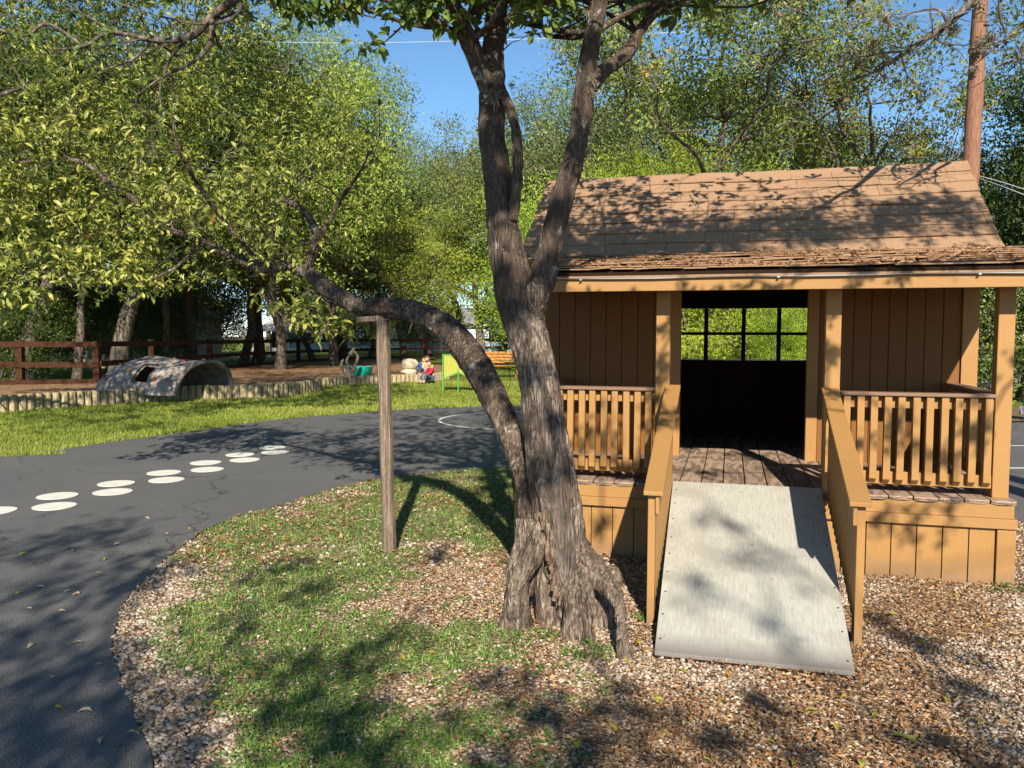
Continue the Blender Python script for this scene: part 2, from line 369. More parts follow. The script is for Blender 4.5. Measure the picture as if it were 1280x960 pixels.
M['post'] = barkmat('weathered_post_wood', (0.07, 0.05, 0.038), (0.16, 0.118, 0.085), (0.29, 0.225, 0.17), 0.0, vs=(14, 14, 0.35), bd=0.006)
M['pole'] = barkmat('red_brown_pole_wood', (0.11, 0.055, 0.035), (0.22, 0.11, 0.07), (0.32, 0.17, 0.11), 0.0, vs=(12, 12, 0.25), bd=0.006)
M['log'] = barkmat('pale_log_wood', (0.15, 0.115, 0.065), (0.32, 0.26, 0.155), (0.47, 0.40, 0.26), 0.0, vs=(6, 6, 0.6), bd=0.01)
M['fence'] = barkmat('red_brown_fence_wood', (0.02, 0.010, 0.007), (0.05, 0.022, 0.012), (0.09, 0.042, 0.022), 0.0, vs=(1, 8, 8), bd=0.006)

def asphaltmat():
    m, nt = newmat('asphalt'); v = coords(nt); n = tnoise(nt, v, 170, 3, 0.7); n2 = tnoise(nt, v, 0.7, 6, 0.62, 0.8); n3 = tnoise(nt, v, 14, 5, 0.7)
    vo = N(nt, 'ShaderNodeTexVoronoi'); vo.inputs['Scale'].default_value = 130; nt.links.new(v, vo.inputs[0])
    c = ramp(nt, [(0.3, (0.034, 0.033, 0.034)), (0.5, (0.082, 0.080, 0.080)), (0.64, (0.23, 0.224, 0.218))], n)
    c = mixc(nt, math_(nt, 'MULTIPLY', ramp(nt, [(0.45, (0, 0, 0)), (0.72, (1, 1, 1))], n2), 0.6), c, (0.14, 0.136, 0.13))
    c = mixc(nt, ramp(nt, [(0.62, (0, 0, 0)), (0.70, (0.6, 0.6, 0.6))], n3), c, (0.17, 0.165, 0.155))
    cr = N(nt, 'ShaderNodeTexVoronoi', feature='DISTANCE_TO_EDGE'); cr.inputs['Scale'].default_value = 0.28; dn = N(nt, 'ShaderNodeTexNoise'); dn.inputs['Scale'].default_value = 2.5; dn.inputs['Detail'].default_value = 6; nt.links.new(v, dn.inputs['Vector']); mx = N(nt, 'ShaderNodeVectorMath', operation='MULTIPLY_ADD'); nt.links.new(dn.outputs['Color'], mx.inputs[0]); mx.inputs[1].default_value = (.5, .5, .5); nt.links.new(v, mx.inputs[2]); nt.links.new(mx.outputs[0], cr.inputs['Vector'])
    c = mixc(nt, ramp(nt, [(0.0012, (.8, .8, .8)), (0.003, (0, 0, 0))], cr.outputs['Distance']), c, (0.03, 0.03, 0.03))
    finish(nt, c, 0.8, bump=vo.outputs['Distance'], bstr=0.5, bdist=0.006, spec=0.3); return m
M['asphalt'] = asphaltmat()
def groundmat():
    m, nt = newmat('gravelly_soil'); v = coords(nt)
    vo = N(nt, 'ShaderNodeTexVoronoi'); vo.inputs['Scale'].default_value = 42; nt.links.new(v, vo.inputs[0])
    bw = N(nt, 'ShaderNodeRGBToBW'); nt.links.new(vo.outputs['Color'], bw.inputs[0])
    c = ramp(nt, [(0.15, (0.09, 0.06, 0.04)), (0.4, (0.24, 0.16, 0.10)), (0.62, (0.38, 0.28, 0.19)), (0.85, (0.50, 0.42, 0.33))], bw.outputs[0])
    n = tnoise(nt, v, 2.2, 5); c = mixc(nt, math_(nt, 'MULTIPLY', n, 0.9), c, (0.12, 0.085, 0.055))
    finish(nt, c, 0.95, bump=vo.outputs['Distance'], bstr=0.8, bdist=0.02, spec=0.1); return m
M['ground'] = groundmat()
def lawnmat():
    m, nt = newmat('lawn_turf'); v = coords(nt); n = tnoise(nt, v, 60, 4, 0.7); n2 = tnoise(nt, v, 0.55, 5, 0.6); n3 = tnoise(nt, coords(nt, (1, .25, 1)), 140, 2)
    c = ramp(nt, [(0.25, (0.07, 0.09, 0.015)), (0.5, (0.17, 0.21, 0.03)), (0.75, (0.30, 0.32, 0.07))], math_(nt, 'ADD', math_(nt, 'MULTIPLY', n, 0.5), math_(nt, 'MULTIPLY', n3, 0.5)))
    c = mixc(nt, math_(nt, 'MULTIPLY', n2, 0.5), c, (0.09, 0.15, 0.025))
    finish(nt, c, 0.9, bump=n, bstr=0.8, bdist=0.04, spec=0.1); return m
M['lawn'] = lawnmat()
def mulchmat():
    m, nt = newmat('wood_chip_mulch'); v = coords(nt)
    vo = N(nt, 'ShaderNodeTexVoronoi'); vo.inputs['Scale'].default_value = 14; nt.links.new(coords(nt, (1, 2.2, 1)), vo.inputs[0])
    bw = N(nt, 'ShaderNodeRGBToBW'); nt.links.new(vo.outputs['Color'], bw.inputs[0])
    c = ramp(nt, [(0.15, (0.10, 0.05, 0.025)), (0.5, (0.30, 0.17, 0.085)), (0.85, (0.50, 0.33, 0.18))], bw.outputs[0])
    c = mixc(nt, math_(nt, 'MULTIPLY', tnoise(nt, v, 0.9, 4), 0.5), c, (0.16, 0.09, 0.05))
    finish(nt, c, 0.95, bump=vo.outputs['Distance'], bstr=0.8, bdist=0.05, spec=0.1); return m
M['mulch'] = mulchmat()
def attrmat(name, stops, rough=0.8, transl=0.0, nscale=40, spec=0.2, bstr=0.3):
    m, nt = newmat(name); c = ramp(nt, stops, attr(nt)); n = tnoise(nt, coords(nt), nscale, 4, 0.7)
    c = mixc(nt, math_(nt, 'MULTIPLY', n, 0.35), c, (0.05, 0.035, 0.025))
    finish(nt, c, rough, bump=n, bstr=bstr, bdist=0.004, spec=spec, transl=transl); return m
M['stone'] = attrmat('pale_gravel_stone', [(0, (0.18, 0.125, 0.085)), (0.3, (0.34, 0.25, 0.175)), (0.65, (0.50, 0.40, 0.30)), (1, (0.68, 0.61, 0.51))], 0.85)
M['litter'] = attrmat('dry_leaf_litter', [(0, (0.09, 0.042, 0.022)), (0.3, (0.27, 0.13, 0.055)), (0.6, (0.44, 0.25, 0.12)), (0.85, (0.56, 0.39, 0.22)), (1, (0.42, 0.38, 0.10))], 0.7, transl=0.2)
M['yellowleaf'] = attrmat('yellow_fallen_leaf', [(0, (0.42, 0.36, 0.04)), (0.5, (0.40, 0.44, 0.07)), (0.8, (0.50, 0.30, 0.06)), (1, (0.30, 0.15, 0.06))], 0.5, transl=0.3)
M['grass'] = leafmat('grass_blades', (0.06, 0.12, 0.02), (0.14, 0.235, 0.045), (0.33, 0.41, 0.12), dead=(0.48, 0.38, 0.19), transl=0.3, deadpos=0.86, rough=0.6)
M['lawnblade'] = leafmat('lawn_blades', (0.11, 0.15, 0.022), (0.24, 0.285, 0.04), (0.45, 0.45, 0.11), dead=(0.50, 0.42, 0.20), transl=0.4, deadpos=0.9, rough=0.6)
M['leaf_rosette'] = leafmat('glossy_yellow_green_leaf', (0.045, 0.075, 0.012), (0.17, 0.22, 0.035), (0.50, 0.51, 0.12), transl=0.3, deadpos=0.965, rough=0.38)
M['leaf_top'] = leafmat('dark_broad_leaf', (0.05, 0.085, 0.015), (0.10, 0.15, 0.025), (0.20, 0.25, 0.05), transl=0.35)
M['leaf_oak'] = leafmat('oak_foliage', (0.05, 0.07, 0.018), (0.135, 0.165, 0.04), (0.29, 0.31, 0.09), transl=0.3, deadpos=0.975)
M['leaf_bright'] = leafmat('yellow_green_foliage', (0.09, 0.125, 0.02), (0.23, 0.28, 0.04), (0.44, 0.47, 0.09), transl=0.4, deadpos=0.97)
M['leaf_lacy'] = leafmat('grey_green_fine_foliage', (0.06, 0.09, 0.03), (0.14, 0.19, 0.06), (0.27, 0.32, 0.12), transl=0.35, dead=(0.30, 0.20, 0.11), deadpos=0.95)
M['leaf_lime'] = leafmat('lime_feathery_foliage', (0.20, 0.29, 0.02), (0.38, 0.50, 0.04), (0.60, 0.66, 0.10), transl=0.45, deadpos=0.995)
M['leaf_autumn'] = leafmat('orange_tipped_foliage', (0.07, 0.10, 0.022), (0.19, 0.23, 0.05), (0.40, 0.42, 0.11), transl=0.4, dead=(0.45, 0.22, 0.07), deadpos=0.84)
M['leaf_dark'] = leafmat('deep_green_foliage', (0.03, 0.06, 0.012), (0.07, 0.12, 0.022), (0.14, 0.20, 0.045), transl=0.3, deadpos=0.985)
def markmat():
    m, nt = newmat('worn_white_marking'); tc = coords(nt, kind='Generated'); v = coords(nt); n = tnoise(nt, v, 55, 5, 0.75); n2 = tnoise(nt, v, 5, 5, 0.65); oi = N(nt, 'ShaderNodeObjectInfo')
    c = mixc(nt, math_(nt, 'MULTIPLY', n2, 0.6), (0.70, 0.68, 0.60), (0.42, 0.41, 0.38))
    c = mixc(nt, ramp(nt, [(0.60, (0, 0, 0)), (0.70, (.85, .85, .85))], math_(nt, 'ADD', math_(nt, 'MULTIPLY', n, .7), math_(nt, 'MULTIPLY', n2, .35))), c, (0.10, 0.10, 0.10))
    finish(nt, c, 0.75, bump=n, bstr=.3, bdist=.003); return m
M['white_marking'] = markmat()
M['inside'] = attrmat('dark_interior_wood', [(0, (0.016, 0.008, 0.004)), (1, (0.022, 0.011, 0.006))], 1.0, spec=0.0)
M['moss'] = plain('grey_ball_moss', (0.20, 0.17, 0.12), 0.9, 0.4, 30)

# ================================================================== SETTING
E1 = crom([(1.6, -8), (0.9, -3), (0.0, -1.0), (-0.65, 0.8), (-1.08, 2.2)] + [tuple(gp(*p)[:2]) for p in
      [(195, 960), (168, 890), (146, 835), (140, 795), (160, 750), (205, 702), (245, 672), (290, 648), (350, 632), (420, 611), (480, 599), (540, 591), (600, 587), (660, 584)]] +
      [(1.3, 9.6), (2.6, 9.7), (3.6, 8.9), (4.0, 7.6), (4.12, 6.5), (4.6, 5.4), (5.6, 4.0), (6.6, 1.5), (7.2, -3), (7.6, -8)], 5)
rngE = np.random.default_rng(3)
E1w = E1 + np.stack([0.035 * (fbm2(E1[:, 0] * 3, E1[:, 1] * 3, 1, 5) - .5) * 2, 0.03 * (fbm2(E1[:, 0] * 3, E1[:, 1] * 3, 1, 9) - .5) * 2], -1)
E2 = crom([(-24, 5), (-14, 7.4)] + [tuple(gp(*p)[:2]) for p in [(0, 572), (60, 566), (120, 556), (180, 548), (240, 540), (330, 527), (420, 519), (500, 513), (570, 510), (640, 508)]] +
      [(4, 17.4), (8.5, 15.4), (14, 13), (26, 8)], 4)
ASPH = np.vstack([E1w, [(26, -8)], E2[::-1], [(-24, -8)]])
g = poly_sheet('ground', [(-400, -120), (400, -120), (400, 700), (-400, 700)], 0.0, M['ground'])
poly_sheet('asphalt_path', ASPH, 0.012, M['asphalt'], thick=0.05)
LAWN = np.vstack([E2, [(60, 8), (90, 140), (-90, 140), (-60, 5)]])
poly_sheet('lawn', LAWN, 0.006, M['lawn'])
BORD = [gp(*p)[:2] for p in [(-60, 519), (0, 516), (70, 511), (156, 505), (220, 501), (280, 499), (330, 497.5), (367, 494), (399, 489)]]
BORD2 = [gp(*p)[:2] for p in [(399, 484), (440, 481), (490, 479), (535, 477), (560, 474)]]
FEN = [(px, d) for px, d in [(-75, 20.4), (25, 21), (121, 21.6), (190, 25), (262, 30), (321, 35), (373, 39), (425, 43), (478, 46), (532, 49), (588, 52), (645, 55)]]
FXY = [np.array([(px - 640) / F_PX * d, d]) for px, d in FEN]
BEDZ = 0.20
poly_sheet('mulch_bed', [p + np.array([0, .06]) for p in BORD] + [p + np.array([0, .06]) for p in BORD2] + [np.array([-1.2, 33.]), FXY[8], FXY[6], FXY[4], FXY[2], FXY[1], FXY[0], np.array([-22., 20.]), np.array([-22., 15.])], BEDZ, M['mulch'], thick=0.25)
poly_sheet('stone_court', [gp(1235, 530)[:2], gp(1400, 526)[:2], gp(1420, 512)[:2], gp(1235, 512)[:2]], 0.04, M['stone'])

# ================================================================== PLAYHOUSE
YAW = R(15.085)
H = empty('playhouse', (3.019, 4.789, 0), -YAW)
tag(H, 'small tan wooden playhouse with brown shingle roof, railed porch and plywood ramp', 'playhouse')
def hw(x, y, z=0.0):
    c, s = math.cos(YAW), math.sin(YAW); return np.array([3.019 + x * c + y * s, 4.789 - x * s + y * c, z])
XL, XR, DZ, PW, YB = -3.10, 0.0, 0.522, 1.33, 2.70
rng = np.random.default_rng(11)
# skirt of vertical boards
nm = NM()
def boards(nm, x0, x1, y, z0, z1, w, t, gap=0.006, face=-1, axis='x'):
    n = max(1, int(round((x1 - x0) / w))); w = (x1 - x0) / n
    for i in range(n):
        a = x0 + i * w + gap / 2; b = x0 + (i + 1) * w - gap / 2; j = rng.uniform(0, 0.002)
        if axis == 'x': nm.box(a, b, y - j, y + t, z0, z1, rng.random())
        else: nm.box(y - t, y + j, a, b, z0, z1, rng.random())
boards(nm, XL + .10, XR - .10, 0.012, 0.0, .352, .147, .02)
boards(nm, 0.0, 3.05, XR - .012, 0.0, .352, .147, .02, axis='y'); boards(nm, 0.0, 3.05, XL + .032, 0.0, .352, .147, .02, axis='y')
nm.box(XL + .05, XR - .05, .034, .05, 0, .50, .9); nm.box(XL + .034, XL + .05, .05, 3.0, 0, .50, .9); nm.box(XR - .05, XR - .034, .05, 3.0, 0, .50, .9)
sk_ = nm.build('base_skirt', M['paint'], H, bevel=.002)
nm = NM()
nm.box(XR - .098, XR + .004, -.014, .012, 0, .345); nm.box(XR - .012, XR + .006, .012, .11, 0, .345, .3)
nm.build('corner_board', M['paint'], sk_, bevel=.003); nm = NM(); nm.box(XL - .004, XL + .098, -.014, .012, 0, .345, .2); nm.box(XL - .006, XL + .012, .012, .11, 0, .345, .2)
nm.build('corner_board', M['paint'], sk_, bevel=.003)
nm = NM()
nm.box(XL - .012, XR + .006, -.022, .03, .353, .413, .1); nm.box(XL + .0, XR - .008, -.004, .03, .4135, .497, .4)
nm.box(XR - .02, XR + .010, .0305, 3.05, .353, .413, .3); nm.box(XL - .012, XL + .02, .0305, 3.05, .353, .413, .3)
nm.box(XR - .03, XR - .006, .0305, 3.05, .4135, .497, .3); nm.box(XL + .006, XL + .03, .0305, 3.05, .4135, .497, .3)
nm.build('base_trim', M['paint_h'], sk_, bevel=.003)
# deck planks with rounded worn ends
nm = NM(); x = XL - .02; 
while x < XR + .0:
    w = .138; e0 = rng.uniform(-.008, .012); zj = rng.uniform(-.002, .002); a = rng.random()
    xs = np.linspace(x + .005, min(x + w, XR + .012), 7)
    t = (xs - xs[0]) / (xs[-1] - xs[0]); ye = -.028 + e0 + .016 * (2 * t - 1) ** 4 + .006
    top = np.stack([xs, ye, np.full(7, DZ + zj)], -1); bot = top - [0, 0, .024]; topb = np.stack([xs, np.full(7, 3.0), np.full(7, DZ + zj)], -1); lip = top + [0, -.004, -.008]
    V = np.vstack([bot, lip, top, topb]); F = [(r * 7 + i, r * 7 + i + 1, (r + 1) * 7 + i + 1, (r + 1) * 7 + i) for r in range(3) for i in range(6)]
    nm.add(V, np.array(F), a)
    sd_ = np.vstack([bot[0], top[0], topb[0], topb[0] - [0, 0, .024], bot[-1], top[-1], topb[-1], topb[-1] - [0, 0, .024]])
    nm.add(sd_, np.array([(0, 1, 2, 3), (7, 6, 5, 4)]), a)
    x += w + .004
nm.build('deck', M['deck'], H)
nm = NM(); nm.box(XL + .06, XR - .06, .06, 3.0, DZ - .06, DZ - .027, .9); nm.build('deck_underlay', M['inside'], H)  # dark sheet added under the planks to stop light showing through gaps
# porch posts
X1, X2 = -2.06, -1.086
for px_ in (XR - .112, X2, X1 - .09, XL + .02):
    nm = NM(); nm.box(px_, px_ + .092, .083 - .012, .083 + .08, DZ + .001, 1.86, rng.random() * .4); nm.build('porch_post', M['paint'], H, bevel=.005)
# front beam and fascia, gutter
nm = NM(); nm.box(XL - .1, XR + .1, .06, .17, 1.861, 1.935, .8); nm.build('beam', M['paint_h'], H, bevel=.003)
nm = NM(); nm.box(XL + .06, XR + .26, -.172, -.142, 1.790, 1.866, .2); fas = nm.build('fascia', M['paint_h'], H, bevel=.003)
prof = [(-.150, 1.895), (-.150, 1.868), (-.190, 1.867), (-.200, 1.870), (-.203, 1.886), (-.197, 1.887), (-.196, 1.874), (-.188, 1.872), (-.18, 1.872), (-.154, 1.873), (-.154, 1.895)]
nm = NM(); n = len(prof); V = []
xs = np.linspace(XL + .05, XR + .27, 12)
for k, xx in enumerate(xs):
    dz = .004 * math.sin(k * 1.7); V += [(xx, y, z + dz) for y, z in prof]
F = [(k * n + i, (k + 1) * n + i, (k + 1) * n + (i + 1) % n, k * n + (i + 1) % n) for k in range(11) for i in range(n)]
nm.add(V, np.array(F)); gut = nm.build('gutter', M['gutter'], H)
nm = NM()
for xx in (-2.62, -1.4, -.3): nm = NM(); nm.box(xx, xx + .014, -.207, -.176, 1.862, 1.8668); nm.build('bracket', M['gutter'], gut)
nm = NM(); nm.box(XL + .04, XR + .275, -.208, -.155, 1.8885, 1.908, .9); nm.build('drip_edge', M['inside'], gut)
nm = NM(); nm.box(XL + .07, XR + .25, -.14, 1.30, 1.870, 1.8785, .5); nm.build('soffit', M['paint_dark'], H)
# room walls
def wall_front(x0, x1):
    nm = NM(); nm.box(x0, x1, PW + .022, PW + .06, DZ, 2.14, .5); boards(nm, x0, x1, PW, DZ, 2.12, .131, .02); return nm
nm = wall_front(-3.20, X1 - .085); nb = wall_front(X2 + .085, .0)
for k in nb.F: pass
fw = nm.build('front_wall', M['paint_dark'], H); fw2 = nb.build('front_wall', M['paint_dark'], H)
nm = NM(); nm.box(X1 - .003, X2 + .003, PW + .001, PW + .06, 1.86, 2.14); nm.build('door_header', M['inside'], H)
nm = NM(); nm.box(X1 - .083, X1, PW - .022, PW + .075, DZ + .001, 1.94, .2); nm.build('door_frame', M['paint'], H, bevel=.003); nm = NM(); nm.box(X2, X2 + .083, PW - .022, PW + .075, DZ + .001, 1.94, .2); nm.build('door_frame', M['paint'], H, bevel=.003)
nm = NM(); nm.box(.001, .112, PW - .025, PW + .03, DZ, 2.04, .2); nm.build('corner_board', M['paint'], H, bevel=.003)
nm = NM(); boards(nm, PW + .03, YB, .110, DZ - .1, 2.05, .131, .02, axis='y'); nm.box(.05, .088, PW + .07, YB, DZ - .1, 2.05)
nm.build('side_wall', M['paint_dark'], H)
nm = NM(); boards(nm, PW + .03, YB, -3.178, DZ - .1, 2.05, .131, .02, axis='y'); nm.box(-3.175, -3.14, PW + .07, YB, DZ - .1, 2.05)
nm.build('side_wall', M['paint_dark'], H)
wx = [-2.30, -1.90, -1.548, -1.225, -.90]; wz0, wz1 = 1.269, 1.776
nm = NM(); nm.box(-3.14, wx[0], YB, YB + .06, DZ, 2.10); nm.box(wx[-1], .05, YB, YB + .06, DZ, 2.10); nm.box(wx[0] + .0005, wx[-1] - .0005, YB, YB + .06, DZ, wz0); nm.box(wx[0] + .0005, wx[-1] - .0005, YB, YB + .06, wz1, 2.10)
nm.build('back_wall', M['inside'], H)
nm = NM()
for xx in np.arange(-3.0, 0, .405): nm.box(xx, xx + .04, YB - .07, YB - .001, DZ + .001, wz0 - .03)
nm.box(-3.1, .04, YB - .075, YB - .0005, DZ + .70, DZ + .738) if False else None
nm.build('stud', M['inside'], H)
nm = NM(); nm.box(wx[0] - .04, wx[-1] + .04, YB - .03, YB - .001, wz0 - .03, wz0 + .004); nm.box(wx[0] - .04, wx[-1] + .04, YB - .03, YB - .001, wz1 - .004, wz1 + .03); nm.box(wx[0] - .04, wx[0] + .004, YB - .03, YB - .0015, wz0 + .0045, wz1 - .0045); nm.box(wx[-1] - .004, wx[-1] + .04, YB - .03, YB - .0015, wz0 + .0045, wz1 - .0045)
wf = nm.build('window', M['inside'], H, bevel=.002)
for xx in wx[1:-1]:
    nm = NM(); nm.box(xx - .019, xx + .019, YB - .012, YB + .028, wz0 + .005, wz1 - .005); nm.build('muntin', M['inside'], wf)
nm = NM(); nm.box(wx[0] + .005, wx[-1] - .005, YB - .010, YB + .025, 1.515, 1.545); nm.build('muntin', M['inside'], wf)
nm = NM(); nm.box(wx[0] - .02, wx[-1] + .02, YB + .030, YB + .13, wz0 - .012, wz0 + .010); nm.build('sill', M['gutter'], wf, bevel=.002)
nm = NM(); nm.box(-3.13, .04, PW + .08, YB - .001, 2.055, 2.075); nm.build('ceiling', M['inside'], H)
# gables
for xx in (-3.19, .088):
    nm = NM(); V = [(xx, .25, 1.9), (xx, YB + .06, 1.9), (xx, YB + .06, 2.20), (xx, 1.89, 2.86), (xx, .9, 2.06)]
    V = V + [(a + .022, b, c) for a, b, c in V]; nm.add(V, [np.array([(4, 3, 2, 1, 0), (5, 6, 7, 8, 9)]), np.array([(i, (i + 1) % 5, (i + 1) % 5 + 5, i + 5) for i in range(5)])]); nm.build('gable', M['paint'], H)
# ------------------ roof
RX0, RX1 = -3.30, .125; KY, KZ, RY, RZ = .90, 2.125, 1.895, 2.900; EY, EZ = -.205, 1.918
def zs(x): return .006 * math.sin(x * 2.1 + .4) + .003 * math.sin(x * 5.3)
roof = NM()
def slab(y0, z0, y1, z1, xa, xb, t=.03):
    V = [(xa, y0, z0 - t), (xb, y0, z0 - t), (xb, y1, z1 - t), (xa, y1, z1 - t), (xa, y0, z0), (xb, y0, z0), (xb, y1, z1), (xa, y1, z1)]; roof.hexa(V, .8)
roof.hexa([(XL + .05, EY, EZ - .042), (RX1 + .14, EY, EZ - .042), (RX1 + .14, KY, KZ - .042), (RX0, KY, KZ - .042), (XL + .05, EY, EZ - .012), (RX1 + .14, EY, EZ - .012), (RX1 + .14, KY, KZ - .012), (RX0, KY, KZ - .012)], .8); slab(KY, KZ - .012, RY, RZ - .025, RX0, RX1); slab(RY + .75, RZ - .60, RY, RZ - .025, RX0, RX1)
slab(2.95, 2.13, RY + .75, RZ - .60, RX0, RX1)
RO = roof.build('roof', M['shingle'], H)
def courses(nm, P0, P1, n, xa0, xb, taper=0, lift=.010, rough=1.0):
    P0 = np.array(P0); P1 = np.array(P1); d = P1 - P0; Ls = np.linalg.norm(d); d = d / Ls; nn = np.array([-d[1], d[0]]); ex = Ls / n
    for c in range(n):
        s0 = c * ex - .004 + rng.uniform(-.003, .003); s1 = (c + 1) * ex + .03
        xa = xa0 + taper * (1 - (c + .5) / n); x = xa + (rng.uniform(-.3, 0)) ; cl = rng.uniform(-.003, .003)
        while x < xb:
            w = rng.choice([.155, .155, .31, .31, .46]) + rng.uniform(-.01, .01); x0 = max(x, xa + rng.uniform(-.006, .006)); x1 = min(x + w - .003, xb + rng.uniform(-.006, .006))
            if x1 - x0 > .02:
                a = rng.random() ** 1.3 * (1.0); lf = (lift + rng.uniform(0, .006)) * rough; so = rng.uniform(-.005, .005) * rough + cl
                xm = (x0 + x1) / 2; up = rng.uniform(0, .012) * rough * (rng.random() < .3)
                def P(xx, s, h): q = P0 + d * min(s, Ls + .01) + nn * h; return (xx, q[0], q[1] + zs(xx) * max(0, min(1, (q[0] - .3) / 1.5)))
                V = [P(x0, s0 + so, lf - .007), P(x1, s0 + so, lf - .007 + up), P(x1, s1, -.006), P(x0, s1, -.006), P(x0, s0 + so, lf), P(x1, s0 + so, lf + up), P(x1, s1, .0015), P(x0, s1, .0015)]
                nm.hexa(V, a)
            x += w
nm = NM()
courses(nm, (EY - .01, EZ), (KY, KZ), 8, RX0 - .01, RX1 + .15, taper=.27, lift=.010, rough=1.15)
courses(nm, (KY - .01, KZ - .006), (RY, RZ), 8, RX0 - .01, RX1 + .012, lift=.012)
courses(nm, (3.0, 2.10), (RY, RZ), 8, RX0 - .01, RX1 + .012, lift=.012)
x = RX0
while x < RX1 + .01:      # ridge caps folded over the top
    w = .29; lift = rng.uniform(.003, .010); x1 = min(x + w + .03, RX1 + .015); a = rng.random()
    for sgn in (-1, 1):
        pts = []
        for xx, l in ((x, lift * .2), (x1, lift)):
            z = RZ + .008 + zs(xx) + l
            pts += [(xx, RY, z), (xx, RY + sgn * .115, z - .098)]
        V = [pts[0], pts[2], pts[3], pts[1]]; V = [(a_, b_, c_ - .008) for a_, b_, c_ in V] + V
        nm.hexa(V if sgn < 0 else [V[i] for i in (3, 2, 1, 0, 7, 6, 5, 4)], a)
    x += w
nm.build('shingles', M['shingle'], RO)
# debris on the porch roof
nm = NM(); n = 2600; rr = rng; xs = rr.uniform(RX0, RX1 + .12, n); t = np.clip(rr.beta(1.2, 1.6, n), 0, 1); ys = EY + .02 + (KY + .1 - EY) * t; zz = EZ + (KZ - EZ) * np.clip(t * 1.08, 0, 1) + rr.uniform(.008, .028, n)
keep = (fbm2(xs, ys, 3, 4) > .42) & (xs > RX0 + .27 * (1 - t))
pos = np.stack([xs, ys, zz], -1)[keep]; k = len(pos); ax = rnd_dir(rr, k); ax[:, 2] *= .22
leaves(nm, pos, ax, rnd_dir(rr, k, 2.5), rr.uniform(.02, .055, k), rr.uniform(.008, .022, k), rr.uniform(0, .9, k), fold=.3)
for i in range(150):
    xx = rr.uniform(RX0 + .3, RX1); tt = rr.random(); p = np.array([xx, EY + 1.15 * tt, EZ + .02 + (KZ - EZ) * tt]); q = p + np.array([rr.uniform(-.12, .12), rr.uniform(-.05, .05), rr.uniform(-.002, .015)]); nm.bar(p, q, .003, .003, a=.2)
o = nm.build('leaf_debris', M['litter']); o.matrix_world = H.matrix_basis.copy() if False else Matrix.Translation((3.019, 4.789, 0)) @ Matrix.Rotation(-YAW, 4, 'Z')
tag(o, 'dry brown leaves and twigs lying on the low front edge of the shingle roof', 'leaf litter', kind='stuff')
nm = NM(); q = [(-2.02, 1.60, 2.69), (-1.99, 1.50, 2.64), (-1.96, 1.44, 2.575), (-1.955, 1.40, 2.55), (-1.975, 1.33, 2.49)]
nm.sweep(q, [.004, .004, .0035, .003, .002], 6, .03); o = nm.build('fallen_twig', M['log'], smooth=True); o.matrix_world = Matrix.Translation((3.019, 4.789, 0)) @ Matrix.Rotation(-YAW, 4, 'Z')
tag(o, 'pale bent dry twig lying on the steep shingle roof', 'twig')
# ------------------ railings
def railing(x0, x1, n, name='railing'):
    r = NM(); r.box(x0, x1, .083, .121, DZ + .055, DZ + .135, .3); r.box(x0, x1, .083, .121, 1.058, 1.120, .3); ro = r.build(name, M['paint_h'], H, bevel=.003)
    c = NM(); c.box(x0 - .0, x1 + .0, .022, .125, 1.1365, 1.158, .1); c.build('cap', M['trim_brown'], ro, bevel=.004)
    sp = (x1 - x0) / n
    for i in range(n):
        xm = x0 + sp * (i + .5) + rng.uniform(-.003, .003); w = .021; p = NM(); b = rng.uniform(-.004, .004); l = rng.uniform(-.003, .003)
        V = [(xm - w + l, .037, DZ + .093 + b), (xm + w + l, .037, DZ + .093 + b), (xm + w + l, .0815, DZ + .060 + b), (xm - w + l, .0815, DZ + .060 + b), (xm - w, .037, 1.136), (xm + w, .037, 1.136), (xm + w, .0815, 1.136), (xm - w, .0815, 1.136)]
        p.hexa(V, rng.random() * .6); p.build('picket', M['paint'], ro, bevel=.003)
railing(X2 + .095, XR - .114, 11); railing(XL + .114, X1 - .092, 11)
def side_railing(xc, sg):
    r = NM(); r.box(xc - .019, xc + .019, .17, PW - .03, DZ + .055, DZ + .135, .3); r.box(xc - .019, xc + .019, .17, PW - .03, 1.058, 1.12, .3); ro = r.build('railing', M['paint_h'], H, bevel=.003)
    c = NM(); c.box(xc - .05, xc + .05, .17, PW - .028, 1.1365, 1.158, .1); c.build('cap', M['trim_brown'], ro, bevel=.004)
    for i in range(11):
        ym = .24 + i * .098; p = NM(); p.box(xc + sg * .040 - .0205, xc + sg * .040 + .0205, ym - .021, ym + .021, DZ + .07, 1.136, rng.random() * .6); p.build('picket', M['paint'], ro, bevel=.003)
side_railing(-.06, 1); side_railing(XL + .06, -1)
